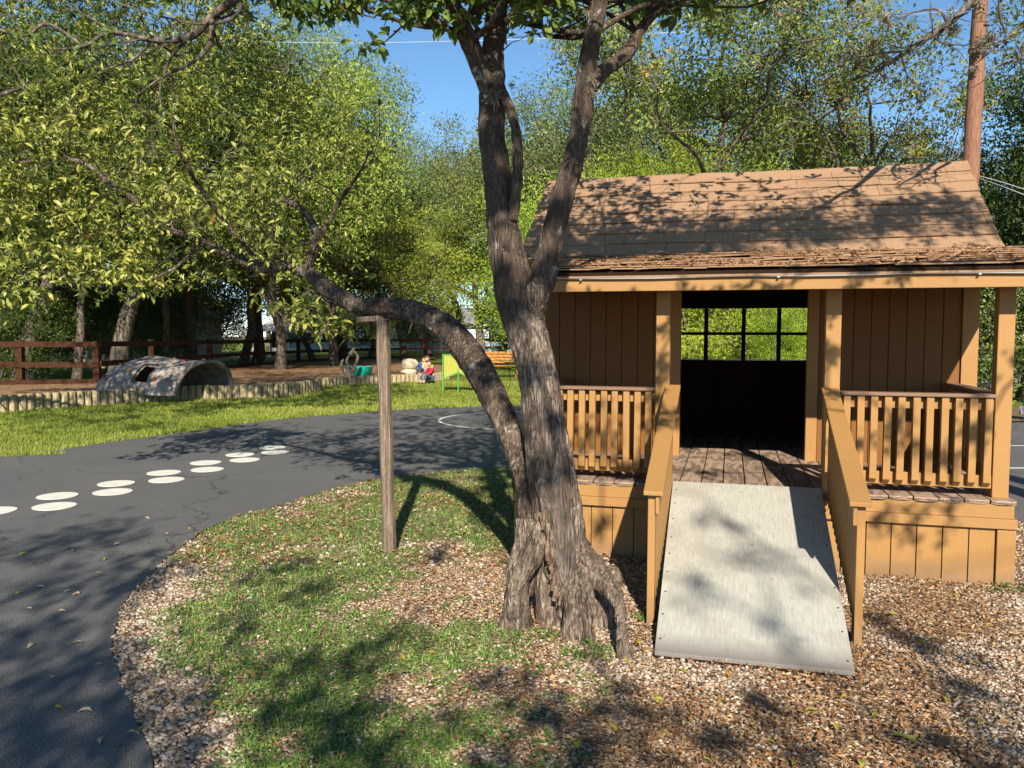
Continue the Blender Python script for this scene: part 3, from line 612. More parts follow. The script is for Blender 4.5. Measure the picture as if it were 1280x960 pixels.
# ------------------ ramp with sloped hand rails
RT, RB, RYb = .545, .030, -1.66
V = [(-1.985, RYb, RB - .022), (-1.112, RYb, RB - .022), (-1.098, .0, RT - .022), (-2.02, .0, RT - .022)]
V = V + [(a, b, c + .022) for a, b, c in V]
nm = NM(); nm.hexa(V); rp = nm.build('ramp', M['ramp'], H, bevel=.003)
nm = NM()
for xx in (-1.93, -1.56, -1.20): nm.bar((xx, RYb + .1, .018), (xx, .03, RT - .075), .04, .07)
nm.build('stringer', M['deck'], rp)
nm = NM(); nm.box(-1.99, -1.11, RYb - .004, RYb + .03, 0.0, .012); nm.build('edge_strip', M['inside'], rp)
for k in range(9):
    for xx0, xx1 in ((-1.965, -1.99), (-1.135, -1.125)):
        t_ = (k + .4 + rng.uniform(-.1, .1)) / 9; yy = RYb * (1 - t_); zz = RB + (RT - RB) * t_ + .0015; nm = NM(); r_ = .0055; xx = xx0 + (xx1 - xx0) * t_
        nm.add([(xx + r_ * math.cos(a_), yy + r_ * math.sin(a_), zz + .33 * r_ * math.sin(a_)) for a_ in np.linspace(0, 2 * np.pi, 8, endpoint=False)], np.array([list(range(8))])); nm.build('screw', M['inside'], rp)
def rampz(y): return RB + (RT - RB) * (y - RYb) / (0 - RYb)
def handrail(xi, side, x_top):
    # xi: inner face of the panel at the bottom; side -1 left, +1 right
    top0, top1 = .72, 1.165; y0, y1 = -1.27, .02
    rail = empty('handrail'); rail.parent = H
    def zt(y): return top0 + (top1 - top0) * (y - y0) / (y1 - y0)
    s = side
    # newel
    nm = NM(); a, b = sorted((xi + s * .030, xi + s * .068)); nm.box(a, b, y0 + .02, y0 + .108, .0, zt(y0 + .02) - .030, .2); nm.build('newel', M['paint'], rail, bevel=.003)
    # inner sloping board
    a, b = sorted((xi + s * .009, xi + s * .028))
    nm = NM(); V = [(a, y0, zt(y0) - .125), (b, y0, zt(y0) - .125), (b, y1, zt(y1) - .125), (a, y1, zt(y1) - .125), (a, y0, zt(y0) - .024), (b, y0, zt(y0) - .024), (b, y1, zt(y1) - .024), (a, y1, zt(y1) - .024)]
    nm.hexa(V); nm.build('side_rail', M['paint'], rail, bevel=.002)
    # lower rail behind the slats
    nm = NM(); a, b = sorted((xi + s * .030, xi + s * .066)); V = [(a, y0 + .11, rampz(y0 + .11) + .05), (b, y0 + .11, rampz(y0 + .11) + .05), (b, y1, rampz(y1) + .05), (a, y1, rampz(y1) + .05)]; V = V + [(p, q, r + .07) for p, q, r in V]
    nm.hexa(V); nm.build('lower_rail', M['paint'], rail, bevel=.002)
    # slats
    a, b = sorted((xi + s * .0285, xi + s * .0465)); n = 15
    for i in range(n):
        ya = y0 + .114 + i * (y1 - y0 - .114) / n; yb = ya + (y1 - y0 - .114) / n - .028
        nm = NM(); lo = rampz(ya) - .06
        V = [(a, ya, max(.0, lo)), (b, ya, max(.0, lo)), (b, yb, max(.0, lo)), (a, yb, max(.0, lo)), (a, ya, zt(ya) - .0265), (b, ya, zt(ya) - .0265), (b, yb, zt(yb) - .0265), (a, yb, zt(yb) - .0265)]
        nm.hexa(V, rng.random() * .5); nm.build('slat', M['paint'], rail, bevel=.002)
    # flat cap
    a, b = sorted((xi - s * .012, xi + s * .088)); nm = NM(); ya, yb = y0 - .022, y1 + .045
    V = [(a, ya, zt(ya) - .022), (b, ya, zt(ya) - .022), (b, yb, zt(yb) - .022), (a, yb, zt(yb) - .022), (a, ya, zt(ya)), (b, ya, zt(ya)), (b, yb, zt(yb)), (a, yb, zt(yb))]
    nm.hexa(V); nm.build('cap', M['paint'], rail, bevel=.004)
    return rail
handrail(-1.995, -1, X1); handrail(-1.092, 1, X2)

# ================================================================== MAIN TREE
def pxpath(L):  # (px, py, half width px, distance)
    P = [at(a, b, d) for a, b, w, d in L]; Rr = [w * d / F_PX for a, b, w, d in L]; return np.array(P), np.array(Rr)
rng = np.random.default_rng(21)
MT = empty('leaning_tree', gp(690, 790)); MTL = np.array(MT.location)
tag(MT, 'gnarled grey forked tree with hollow buttressed base beside the playhouse ramp', 'tree')
def mtbuild(nm, name, mat, parent=MT, smooth=True):
    o = nm.build(name, mat, parent, smooth)
    if parent is MT: o.location = tuple(-MTL)
    return o
FU = (.009, 46, .2)
A = [(718, 805, 14, 4.14), (714, 775, 20, 4.14), (709, 740, 27, 4.13), (705, 705, 34, 4.12), (702, 680, 36, 4.12), (697, 640, 39, 4.12), (690, 590, 38, 4.13), (681, 530, 34, 4.14), (672, 470, 30, 4.16), (661, 425, 30, 4.18), (650, 385, 30, 4.2), (638, 335, 25, 4.22), (630, 292, 22, 4.24), (625, 250, 20, 4.26),
     (620, 208, 19, 4.28), (615, 167, 18.5, 4.3), (615, 125, 18.5, 4.32), (615, 83, 17, 4.34), (618, 42, 15, 4.38), (623, 0, 14, 4.4), (630, -70, 12, 4.45), (636, -150, 10, 4.5), (628, -260, 7, 4.6), (640, -380, 4, 4.7)]
B = [(660, 745, 8, 4.12), (660, 715, 17, 4.14), (664, 675, 23, 4.18), (662, 630, 20, 4.22), (653, 590, 18, 4.28), (640, 550, 19, 4.36), (626, 515, 21.5, 4.45), (609, 480, 23.5, 4.55), (592, 450, 24, 4.7), (570, 422, 22, 4.9), (545, 402, 20, 5.1), (519, 391, 18, 5.32), (491, 385, 18, 5.5), (469, 383, 15, 5.6), (450, 384, 13.5, 5.7), (432, 374, 14, 5.8), (414, 366, 15, 5.9), (398, 351, 12, 6.0),
     (380, 339, 10, 6.1), (355, 333, 8.5, 6.2), (330, 335, 8, 6.35), (305, 327, 7, 6.5), (280, 316, 6, 6.6), (250, 300, 5.5, 6.75), (215, 288, 5.5, 6.9), (196, 277, 5, 7.0), (178, 258, 5, 7.05), (155, 240, 4.5, 7.1), (132, 225, 4, 7.2), (110, 206, 3.6, 7.25), (80, 196, 3, 7.3), (48, 184, 2.6, 7.4), (15, 188, 2, 7.5)]
C = [(652, 440, 9, 4.24), (661, 405, 15, 4.19), (670, 375, 19, 4.14), (678, 345, 18.5, 4.12), (686, 315, 18, 4.12), (694, 280, 17, 4.12), (705, 240, 16, 4.12), (716, 205, 15.5, 4.12), (724, 165, 14.5, 4.12), (729, 125, 14.5, 4.1), (733, 83, 13.5, 4.1), (741, 42, 12.5, 4.08), (750, 0, 11, 4.06), (762, -60, 9, 4.0), (770, -140, 7, 3.95), (790, -240, 4, 3.9)]
D = [(731, 118, 10, 4.1), (743, 100, 11, 4.1), (757, 86, 9.5, 4.12), (770, 78, 9, 4.15), (786, 63, 9.5, 4.2), (797, 42, 8, 4.25), (812, 22, 7, 4.3), (830, 5, 6, 4.35), (860, -25, 5, 4.4), (900, -60, 3.5, 4.5)]
A2 = [(612, 112, 12, 4.31), (600, 84, 13, 4.28), (588, 55, 12, 4.25), (575, 27, 11.5, 4.22), (563, 3, 11, 4.2), (545, -30, 9, 4.15), (515, -75, 7, 4.1), (470, -130, 5, 4.05), (420, -170, 3, 4.0)]
A3 = [(640, 275, 8, 4.2), (645, 240, 7, 4.17), (647, 200, 7, 4.16), (646, 170, 6.5, 4.16), (641, 148, 6.5, 4.18), (632, 125, 7, 4.22), (622, 104, 8, 4.27)]
trunk = NM(); AXES = []
B = [(a_, b_, c_ * .88, d_) for a_, b_, c_, d_ in B]; A = [(a_, b_, c_ * (.86 if b_ > 380 else .93), d_) for a_, b_, c_, d_ in A]; C = [(a_, b_, c_ * .92, d_) for a_, b_, c_, d_ in C]
limb = NM(); B = [(a_, b_, c_ * .93, d_) for a_, b_, c_, d_ in B]
for L, ns, st in ((A, 84, .018), (B, 72, .02), (C, 56, .02)):
    P, r = pxpath(L)
    (limb if L is B else trunk).sweep(P, r, ns, st, FU, seed=int(L[0][0]) % 7)
    AXES.append((P, r))
for L in (D, A2, A3):
    P, r = pxpath(L); trunk.sweep(P, r, 32, .02, (.006, 70, .2), seed=int(L[0][0]) % 5); AXES.append((P, r))
# base: strands, buttress roots, arch root, sawn stub
def strand(L, ns=36, fu=FU, nm=trunk, sd=3): P, r = pxpath(L); nm.sweep(P, r, ns, .015, fu, seed=sd)
strand([(676, 535, 9, 4.06), (678, 580, 12, 4.03), (684, 625, 13, 4.02), (690, 665, 12, 4.02), (694, 700, 11, 4.02), (700, 735, 8, 4.04), (706, 760, 5, 4.08)], sd=1)
strand([(660, 650, 14, 4.16), (656, 690, 18, 4.10), (648, 716, 17, 4.05), (648, 745, 14, 4.03), (650, 768, 16, 4.06), (648, 790, 22, 4.10), (646, 812, 32, 4.16)], sd=2)
strand([(676, 655, 16, 4.08), (668, 690, 15, 4.02), (655, 712, 14, 4.0), (645, 738, 12, 4.02), (640, 770, 14, 4.06), (636, 800, 22, 4.12)], sd=6)
strand([(716, 700, 24, 4.08), (722, 735, 22, 4.0), (723, 762, 19, 3.94), (722, 783, 19, 3.92), (721, 800, 25, 3.96), (720, 822, 34, 4.0)], sd=4)
strand([(716, 685, 22, 4.12), (732, 708, 21, 4.08), (752, 726, 17, 4.02), (767, 742, 12, 3.92), (775, 762, 8, 3.84), (777, 785, 7, 3.76), (779, 806, 9, 3.70), (782, 822, 12, 3.68), (786, 845, 18, 3.66)], sd=5, fu=(.007, 60, .3))
strand([(735, 700, 22, 4.20), (747, 735, 20, 4.16), (752, 775, 18, 4.12), (754, 810, 20, 4.1)], sd=7)
strand([(690, 680, 22, 4.16), (686, 725, 19, 4.16), (686, 765, 18, 4.16), (688, 810, 22, 4.16)], sd=3)
tr = mtbuild(trunk, 'trunk', M['bark']); mtbuild(limb, 'limb', M['bark_shaded'])
stub = NM(); P0 = at(730, 730, 4.2); P1 = at(768, 722, 4.32)
stub.sweep([P0, (P0 + P1) / 2, P1], [.075, .074, .072], 40, .015, (.006, 60, .3)); mtbuild(stub, 'sawn_stub', M['bark'])
pale = NM()
P, r = pxpath([(700, 560, 5, 4.02), (697, 600, 10, 3.995), (700, 640, 14, 3.985), (704, 680, 15, 3.985), (706, 715, 13, 3.99), (705, 748, 8, 4.02)]); pale.sweep(P, r, 28, .015, (.004, 60, .12), seed=3)
P, r = pxpath([(664, 455, 3, 4.055), (672, 490, 6, 4.03), (680, 530, 7, 4.02), (687, 565, 6, 4.02), (693, 600, 3, 4.03)]); pale.sweep(P, r, 20, .015, (.004, 60, .12), seed=3)
mtbuild(pale, 'barkless_strip', M['bark_pale'])
# flaking dead wood between the stems: thin curled plates
fl = NM(); rg = np.random.default_rng(8)
for i in range(46):
    t = rg.random(); px = 686 + 14 * t + rg.uniform(-9, 7); py = 655 + 108 * t; d = 3.985 + rg.uniform(-.02, .03); p = at(px, py, d); h = rg.uniform(.03, .11); w = rg.uniform(.008, .02)
    q = p + np.array([rg.uniform(-.015, .02), rg.uniform(-.03, .0), h]); a = rg.random()
    fl.bar(p, q, w, .005, up=(rg.uniform(-.6, .6), -1, 0), a=a)
mtbuild(fl, 'flaking_bark', M['deadwood'], smooth=False)
# thin side branches and twigs
tw = NM(); TIPS = []     # (position, direction)
CR = []
def twig(p, d, L, r, lev=0, nm=tw, rg=rg, droop=0.0, tips=TIPS, nsplit=3, ns=6):
    n = 5; pts = [np.array(p, float)]; d = np.array(d, float) / np.linalg.norm(d); keepup = tips is CR
    for i in range(n - 1):
        d = d + rg.normal(size=3) * .22; d[2] -= droop
        if not keepup and tips is TIPS and pts[-1][2] < 2.0: d[2] = max(d[2], .25)
        if keepup: d[2] = max(d[2], .12 + .5 * max(0, 3.25 - pts[-1][2]))
        d /= np.linalg.norm(d); pts.append(pts[-1] + d * L / (n - 1))
    nm.sweep(pts, np.linspace(r, r * .45, n), ns, L, cap=False)
    if lev == 0: tips.append((pts[-1], d)); return
    for k in range(nsplit):
        i = rg.integers(1, n); dd = d + rg.normal(size=3) * .75; twig(pts[i], dd, L * rg.uniform(.5, .8), r * .5, lev - 1, nm, rg, droop, tips, nsplit, max(4, ns - 1))
    twig(pts[-1], d, L * .6, r * .5, lev - 1, nm, rg, droop, tips, nsplit, max(4, ns - 1))
def L3(L): return pxpath(L)
for L in ([(382, 338, 7, 6.1), (390, 320, 7, 6.08), (396, 297, 6, 6.05), (388, 275, 5, 6.05), (372, 258, 4, 6.0), (350, 248, 3, 6.0)], [(394, 300, 4, 6.06), (410, 280, 3, 6.1), (425, 250, 3, 6.1), (450, 215, 2, 6.1), (462, 188, 1.5, 6.1)],
          [(330, 335, 4, 6.35), (300, 300, 3, 6.2), (260, 250, 3, 6.0), (225, 190, 2, 5.8), (215, 140, 1.5, 5.7)], [(412, 366, 4, 5.9), (418, 390, 2.5, 5.85), (400, 420, 2, 5.85)], [(250, 300, 3, 6.75), (225, 330, 2, 6.7), (190, 350, 2, 6.7)]):
    P, r = L3(L); tw.sweep(P, r, 12, .03, (.003, 60, .3)); TIPS += [(P[i], norm(P[i] - P[i - 1])) for i in range(2, len(P))]
    for i in range(1, len(P)): 
        twig(P[i], rg.normal(size=3) + [0, 0, .3], rg.uniform(.25, .5), min(.006, r[i] * .5), 1)
PB, rB = pxpath(B)
for i in range(17, len(PB)):
    for k in range(1 + (i % 3 == 0)): twig(PB[i], rg.normal(size=3) + np.array([-.2, .3, .45]), rg.uniform(.35, .75), .006, 1 + (i % 2), nsplit=2)
# crown: limbs that leave the top of the frame
for L in (A, C, D, A2):
    P, r = pxpath(L)
    for i in range(len(P)):
        if P[i][2] > 2.95:
            for k in range(3): twig(P[i], rg.normal(size=3) + [0, 0, .5], rg.uniform(.6, 1.2), max(.008, r[i] * .35), 2, tips=CR, nsplit=2)
mtbuild(tw, 'branches', M['bark_shaded'])
def rosettes(nm, tips, rg, per=7, L=(.06, .10), wr=.36, spread=.05, vshift=0.0, fine=True):
    P = np.array([t[0] for t in tips]); D_ = np.array([t[1] for t in tips]); n = len(P)
    P = np.repeat(P, per, 0) + rg.normal(size=(n * per, 3)) * spread * .35; D_ = np.repeat(D_, per, 0)
    ax = norm(D_ * .6 + rg.normal(size=(n * per, 3)) * .8); ll = rg.uniform(L[0], L[1], n * per)
    up = norm(rg.normal(size=(n * per, 3)) * .55 + [0, -.25, 1.0]); b = np.repeat(rg.random(n), per)
    leaves(nm, P, ax, up, ll, ll * wr, np.clip(.3 * b + .7 * rg.random(n * per) + vshift, 0, 1), fold=.14, fine=fine)
def cloud_tips(c, rad, n, rg):
    v = rnd_dir(rg, n) * (rg.random((n, 1)) ** .4) * np.array(rad); return [(np.array(c) + a, norm(a + rg.normal(size=3) * .15 + [0, 0, .05])) for a in v]
cr = NM(); rosettes(cr, TIPS, rg, 6, (.05, .085))
extra = []
for px, py, d, r_, n in [(60, 300, 6.4, .5, 90), (150, 300, 6.6, .45, 75), (30, 240, 6.2, .4, 70), (120, 230, 6.3, .4, 70), (200, 240, 6.2, .35, 50), (60, 170, 6.2, .45, 60), (180, 330, 6.3, .35, 60), (20, 350, 5.8, .3, 40), (250, 230, 6.0, .3, 40), (140, 170, 6.0, .35, 45), (300, 250, 6.2, .3, 35),
                         (395, 395, 6.0, .17, 22), (440, 408, 5.9, .14, 16), (375, 400, 6.1, .15, 14), (340, 230, 6.2, .28, 26), (20, 300, 6.0, .35, 55), (0, 190, 6.0, .4, 55), (110, 330, 6.3, .3, 40), (215, 300, 6.5, .25, 30)]:
    for q in range(max(2, n // 11)): extra += cloud_tips(at(px + rg.normal() * r_ * 75, py + rg.normal() * r_ * 60, d + (.95 if px < 380 else .1) + rg.uniform(-.2, .5)), (.26, .24, .13), 11, rg)
rosettes(cr, extra, rg, 7, (.06, .105))
mtbuild(cr, 'foliage', M['leaf_rosette'], smooth=False)
ct = NM(); rosettes(ct, CR, rg, 8, (.06, .09), .45)
hang = []
for px, py, d, n in [(395, 5, 4.2, 10), (430, 0, 4.2, 9), (505, 25, 4.1, 5), (478, 50, 4.1, 4), (455, 58, 4.1, 4), (535, 5, 4.1, 8), (520, 12, 4.1, 7), (555, 20, 4.1, 6), (595, 15, 4.2, 5), (648, 20, 4.2, 6), (665, 5, 4.2, 5), (570, 30, 4.1, 4), (350, -5, 4.3, 14), (300, -20, 4.4, 20), (455, -10, 4.2, 12), (630, -10, 4.3, 10), (500, -15, 4.2, 14), (410, 12, 4.3, 8), (380, 18, 4.3, 10), (360, 5, 4.3, 12), (545, 18, 4.1, 7), (485, 5, 4.1, 8), (600, 2, 4.2, 10), (680, 15, 4.1, 9), (700, -5, 4.1, 12), (800, 5, 4.2, 12), (840, 12, 4.3, 12), (880, 0, 4.4, 14)]:
    hang += cloud_tips(at(px, py, d), (.07, .07, .05), n, rg)
hang = [(a, norm(b + np.array([0, 0, -.7]))) for a, b in hang]
rosettes(ct, hang, rg, 3, (.06, .09), .45)
for sx, sz, n in [(0, 0, 60)]:
    for k in range(n):
        c = np.array([rg.uniform(-2.6, 1.6), rg.uniform(3.4, 7.0), 0]); c[2] = rg.uniform(3.9, 6.0) + max(0, (c[1] - 4.6)) * .42
        rosettes(ct, cloud_tips(c, (.32, .32, .22), 14, rg), rg, 6, (.06, .09), .5, fine=False)
UL_ = []; ub = NM()
for L in ([(545, -30, 8, 4.15), (470, -80, 7, 4.3), (380, -50, 6.5, 4.5), (310, -12, 6, 4.6), (266, 20, 5, 4.7), (238, 46, 4.5, 4.75), (190, 50, 3.6, 4.8), (140, 40, 3, 4.85), (105, 58, 2.2, 4.9), (70, 62, 1.5, 4.95)], [(266, 20, 3.5, 4.7), (262, 55, 3, 4.7), (240, 78, 2.4, 4.7), (205, 95, 1.8, 4.75), (170, 120, 1.2, 4.8)], [(310, -12, 3, 4.6), (292, 22, 2.4, 4.6), (250, 30, 1.8, 4.6), (200, 20, 1.3, 4.6), (150, 5, 1, 4.6)],
          [(238, 46, 2.4, 4.75), (215, 70, 2, 4.75), (200, 110, 1.4, 4.75), (204, 140, 1, 4.75)], [(190, 50, 2, 4.8), (165, 75, 1.5, 4.8), (120, 90, 1.1, 4.8)], [(105, 58, 2, 4.9), (60, 30, 2.4, 4.9), (30, 45, 2, 4.9), (-20, 30, 2, 4.9)], [(140, 40, 1.5, 4.85), (100, 15, 1.2, 4.85), (60, -5, 1, 4.85)]):
    P, r = pxpath(L); ub.sweep(P, r, 9, .03, (.002, 80, .3), cap=False); UL_ += [(P[i], norm(P[i] - P[i - 1])) for i in range(3, len(P))]
    for i in range(3, len(P)):
        for k in range(3): twig(P[i], rg.normal(size=3) + [-.2, 0, -.1], rg.uniform(.15, .35), max(.0022, r[i] * .4), 1, nm=ub, rg=rg, tips=UL_, nsplit=2, ns=4)
mtbuild(ub, 'branches', M['bark_far'])
ubt = [t for t in UL_ if rg.random() < .5]; rosettes(ct, ubt, rg, 4, (.04, .07), .42)
mtbuild(ct, 'crown', M['leaf_top'], smooth=False)
hb = NM()
for L in ([(563, 0, 3, 4.2), (530, -8, 2.5, 4.15), (507, 8, 1.6, 4.1), (505, 28, 1.4, 4.1), (495, 40, 1.2, 4.1), (478, 55, 1, 4.1)], [(455, -20, 3, 4.2), (435, 10, 1.5, 4.2), (432, 14, 1.2, 4.2)], [(478, 55, 1.2, 4.1), (466, 50, 1, 4.1)], [(380, -10, 1.5, 4.2), (385, 15, 1, 4.2), (400, 25, .8, 4.2)], [(420, 0, 1.2, 4.2), (440, 15, 1, 4.2), (468, 22, .8, 4.2)]):
    P, r = L3(L); hb.sweep(P, r, 6, .03, cap=False)
mtbuild(hb, 'hanging_twig', M['bark'])
# ball moss clumps of thin strands
bmn = NM()
for px, py, d, r_, n in [(617, 118, 4.2, .07, 90), (622, 95, 4.2, .05, 50), (739, 98, 4.05, .04, 50), (738, 112, 4.06, .045, 50), (640, 105, 4.2, .03, 20), (735, 15, 4.05, .03, 30), (606, 110, 4.2, .04, 30), (452, 378, 5.55, .045, 40), (645, 185, 4.12, .03, 25)]:
    bmn = NM(); c = at(px, py, d); dd = rnd_dir(rg, n); dd[:, 1] -= .3
    for v in dd: q = c + v * r_ * rg.uniform(.4, 1); q[2] -= r_ * .4; bmn.bar(c + v * r_ * .15, q, .0022, .0022)
    mtbuild(bmn, 'ball_moss', M['moss'], smooth=False)


# support post holding the leaning limb
PB_ = gp(487, 690); sp = empty('support_post', PB_); tag(sp, 'weathered square timber post propping up the low leaning tree limb', 'post')
top = at(478, 396, 5.56)
nm = NM(); k = 14; P = np.array([np.array([0, 0, -.05]) * (1 - t) + (top - PB_) * t for t in np.linspace(0, 1, k)]); V = []
for i, p in enumerate(P):
    w = .046 + .004 * math.sin(i * 1.3); an = .35 + .02 * math.sin(i)
    for q in range(8):
        th = q * math.pi / 4 + math.pi / 8 + an; V.append(p + [w * math.cos(th) * 1.02, w * math.sin(th), 0])
nm.add(V, [np.array([(i * 8 + q, i * 8 + (q + 1) % 8, (i + 1) * 8 + (q + 1) % 8, (i + 1) * 8 + q) for i in range(k - 1) for q in range(8)]), np.array([tuple((k - 1) * 8 + q for q in range(8))])])
nm.build('post', M['post'], sp)
nm = NM(); a = at(449, 400, 5.62) - PB_; b = at(490, 397, 5.55) - PB_; nm.bar(a, b, .09, .038); nm.build('crosspiece', M['post'], sp, bevel=.004)

# ================================================================== GENERIC TREES
def make_tree(seed, Hh, Rr, hb_, ncl, per, leaf, tr_r, cl=(.45, .28), nl=7, gap=.38, lean=0.0, twigs=True, fineness=0.5, ns=10):
    rg = np.random.default_rng(seed); t = NM(); k = 9
    pts = [np.array([0, 0, -.2])]; d = np.array([lean, 0, 1.0])
    for i in range(k): d = norm(d + rg.normal(size=3) * [.13, .13, .02]); pts.append(pts[-1] + d * (Hh * .78 + .2) / k)
    pts = np.array(pts); rad = np.interp(pts[:, 2], [-.2, .3, Hh * .8], [tr_r * 1.5, tr_r, tr_r * .18]); t.sweep(pts, rad, 14, .35, (.02, 16, .2), seed=seed)
    limbs = [p for p in pts if p[2] > hb_]
    nodes = list(limbs)
    for i in range(nl):
        h = rg.uniform(hb_ * .75, Hh * .62); j = np.searchsorted(pts[:, 2], h); p = pts[min(j, k)]; an = i * 2.4 + rg.uniform(-.5, .5); L = Rr * rg.uniform(.65, .95)
        d = np.array([math.cos(an), math.sin(an), rg.uniform(.15, .7)]); q = [p]; m = 6
        for a in range(m): d = norm(d + rg.normal(size=3) * [.22, .22, .18]); q.append(q[-1] + d * L / m)
        q = np.array(q); r0 = tr_r * rg.uniform(.35, .55); t.sweep(q, np.linspace(r0, r0 * .2, m + 1), 8, .4, None, cap=False); nodes += list(q[1:])
        for a in range(2, m + 1):
            if rg.random() < .8:
                dd = norm(d + rg.normal(size=3) * .8); e = [q[a]]
                for b in range(3): dd = norm(dd + rg.normal(size=3) * .25); e.append(e[-1] + dd * L * .14)
                t.sweep(e, np.linspace(r0 * .35, r0 * .1, 4), 5, 1, None, cap=False); nodes += e[1:]
    nodes = np.array(nodes)
    n = ncl * 3; v = rnd_dir(rg, n) * (rg.random((n, 1)) ** .42); zc = (hb_ + Hh) / 2; hz = (Hh - hb_) / 2
    C_ = v * [Rr, Rr, hz] * (0.82 + .36 * fbm(v * 1.8 + seed, seed, 2))[:, None] + [pts[-1][0] * .5, pts[-1][1] * .5, zc]
    C_ = C_[(fbm(C_ * .55 + seed, seed + 3, 3) > gap) & (C_[:, 2] > hb_ * .8)][:ncl]
    if twigs:
        for c in C_:
            j = np.argmin(np.sum((nodes - c) ** 2, 1)); a = nodes[j]; mid = (a + c) / 2 + rg.normal(size=3) * .12 * np.linalg.norm(c - a) + [0, 0, -.05]
            t.sweep([a, mid, c], [tr_r * .07 + .006, tr_r * .045 + .004, .004], 4, 5, None, cap=False)
    f = NM(); N_ = len(C_); s = rg.uniform(.7, 1.3, (N_, 1)); b = rg.random(N_)
    P = np.repeat(C_, per, 0) + rnd_dir(rg, N_ * per) * (rg.random((N_ * per, 1)) ** .5) * 1.75 * np.repeat(s, per, 0) * [cl[0], cl[0], cl[1]] + rg.normal(size=(N_ * per, 3)) * .08
    out = norm(P - [0, 0, zc - hz * .3]); loc = norm(P - np.repeat(C_, per, 0)); nr = norm(out * .45 + loc * .9 + rg.normal(size=P.shape) * .38 + [0, 0, .45]); ll = leaf * rg.uniform(.6, 1.25, len(P))
    leaves(f, P, rnd_dir(rg, len(P), -.15), nr, ll, ll * fineness, np.clip(.66 * np.repeat(b, per) + .34 * rg.random(len(P)), 0, 1) * .999, fold=.12)
    return t.mesh('trunk', True), f.mesh('crown')
PROTO = {
 'oak': (make_tree(1, 9.5, 4.2, 2.6, 330, 110, .125, .24, (.42, .26), gap=.34), 'leaf_oak', 'bark_far'),
 'oak2': (make_tree(2, 10.5, 3.8, 2.9, 310, 110, .12, .21, (.40, .28), gap=.40, lean=.12), 'leaf_oak', 'bark_far'),
 'bright': (make_tree(3, 9.5, 3.6, 2.4, 300, 110, .12, .17, (.40, .26), gap=.36, lean=-.1), 'leaf_bright', 'bark_far'),
 'lacy': (make_tree(4, 10.0, 4.0, 2.2, 340, 150, .105, .16, (.42, .28), nl=10, gap=.37), 'leaf_lacy', 'bark_far'),
 'slim': (make_tree(5, 9.0, 2.4, 3.2, 170, 110, .11, .13, (.38, .3), gap=.36, lean=.15), 'leaf_oak', 'bark_far'),
 'autumn': (make_tree(14, 9.4, 3.0, 5.0, 190, 110, .10, .15, (.30, .2), nl=9, gap=.36, lean=.05), 'leaf_autumn', 'bark_far'),
 'under': (make_tree(6, 3.6, 1.9, .35, 170, 110, .09, .05, (.30, .24), nl=8, gap=.30), 'leaf_dark', 'bark_far'),
 'lime': (make_tree(7, 4.6, 1.8, .7, 230, 170, .062, .06, (.24, .20), nl=9, gap=.30, fineness=.28), 'leaf_lime', 'bark_far'),
}
for k_, (ms, lm, bm_) in PROTO.items(): ms[0].materials.append(M[bm_]); ms[1].materials.append(M[lm])
def place_tree(kind, x, y, s, label, group=None, rz=None, name='oak_tree', leafm=None, zs_=1.0, cat='tree'):
    ms, lm, bm_ = PROTO[kind]
    t = empty(name, (x, y, 0), rng.uniform(0, 6.28) if rz is None else rz); t.scale = (s, s, s * zs_); tag(t, label, cat, group)
    a = link('trunk', ms[0], None, t); b = link('crown', ms[1], None, t)
    if leafm:
        b.material_slots[0].link = 'OBJECT'; b.material_slots[0].material = M[leafm]
    return t
def pxx(px, d): return (px - 640) / F_PX * d
BG = [ # kind, px, dist, scale, zscale, leaf override
 ('oak', -130, 24, 1.25, 1.0, None), ('bright', -20, 30, 1.3, 1.05, None), ('oak', 28, 24.5, 1.15, 1.0, 'leaf_dark'), ('slim', 95, 25.5, 1.2, 1.0, 'leaf_dark'), ('oak', 150, 26.5, 1.3, 1.0, None), ('slim', 208, 31, 1.3, 1.0, None),
 ('oak2', 240, 34, 1.25, 1.0, None), ('bright', 300, 36, 1.25, 1.05, None), ('oak2', 322, 41, 1.3, 1.0, None), ('bright', 395, 42, 1.1, .95, None), ('oak', 430, 46, 1.25, 1.05, None), ('lacy', 415, 35, 1.3, 1.2, None), ('bright', 350, 31, 1.2, 1.1, 'leaf_bright'), ('slim', 462, 47, 1.3, 1.05, None), ('lacy', 505, 48, 1.35, 1.0, None), ('bright', 540, 50, 1.35, .98, None),
 ('oak2', 578, 55, 1.35, 1.1, None), ('bright', 622, 46, 1.25, 1.15, 'leaf_bright'), ('oak', 600, 33, .95, .85, 'leaf_bright'), ('oak2', 680, 36, 1.15, 1.0, None), ('oak', 60, 46, 1.4, 1.1, None), ('oak2', 200, 52, 1.5, 1.1, None), ('bright', 340, 58, 1.5, 1.0, None), ('oak', 470, 66, 1.4, .9, None), ('oak', -60, 50, 1.5, 1.1, None),
 ('lacy', 730, 30, 1.15, 1.0, None), ('autumn', 853, 14.5, 1.0, 1.0, None), ('autumn', 975, 17.5, .9, 1.0, None), ('lacy', 800, 27, 1.1, 1.0, None), ('oak2', 1010, 23, .78, 1.0, 'leaf_oak'), ('lacy', 960, 28, .95, .85, None), ('lacy', 1090, 25, .85, .86, None), ('lacy', 1190, 27, .85, .92, None), ('oak', 1290, 20, .92, 1.0, 'leaf_dark'), ('oak2', 1360, 17, .9, 1.0, 'leaf_dark'), ('oak', 1160, 45, 1.0, .8, None), ('oak2', 880, 50, 1.0, .75, None), ('oak', 1010, 55, 1.1, .75, None), ('oak', 740, 60, 1.3, .85, None), ('oak', 1400, 36, 1.3, 1, None),
]
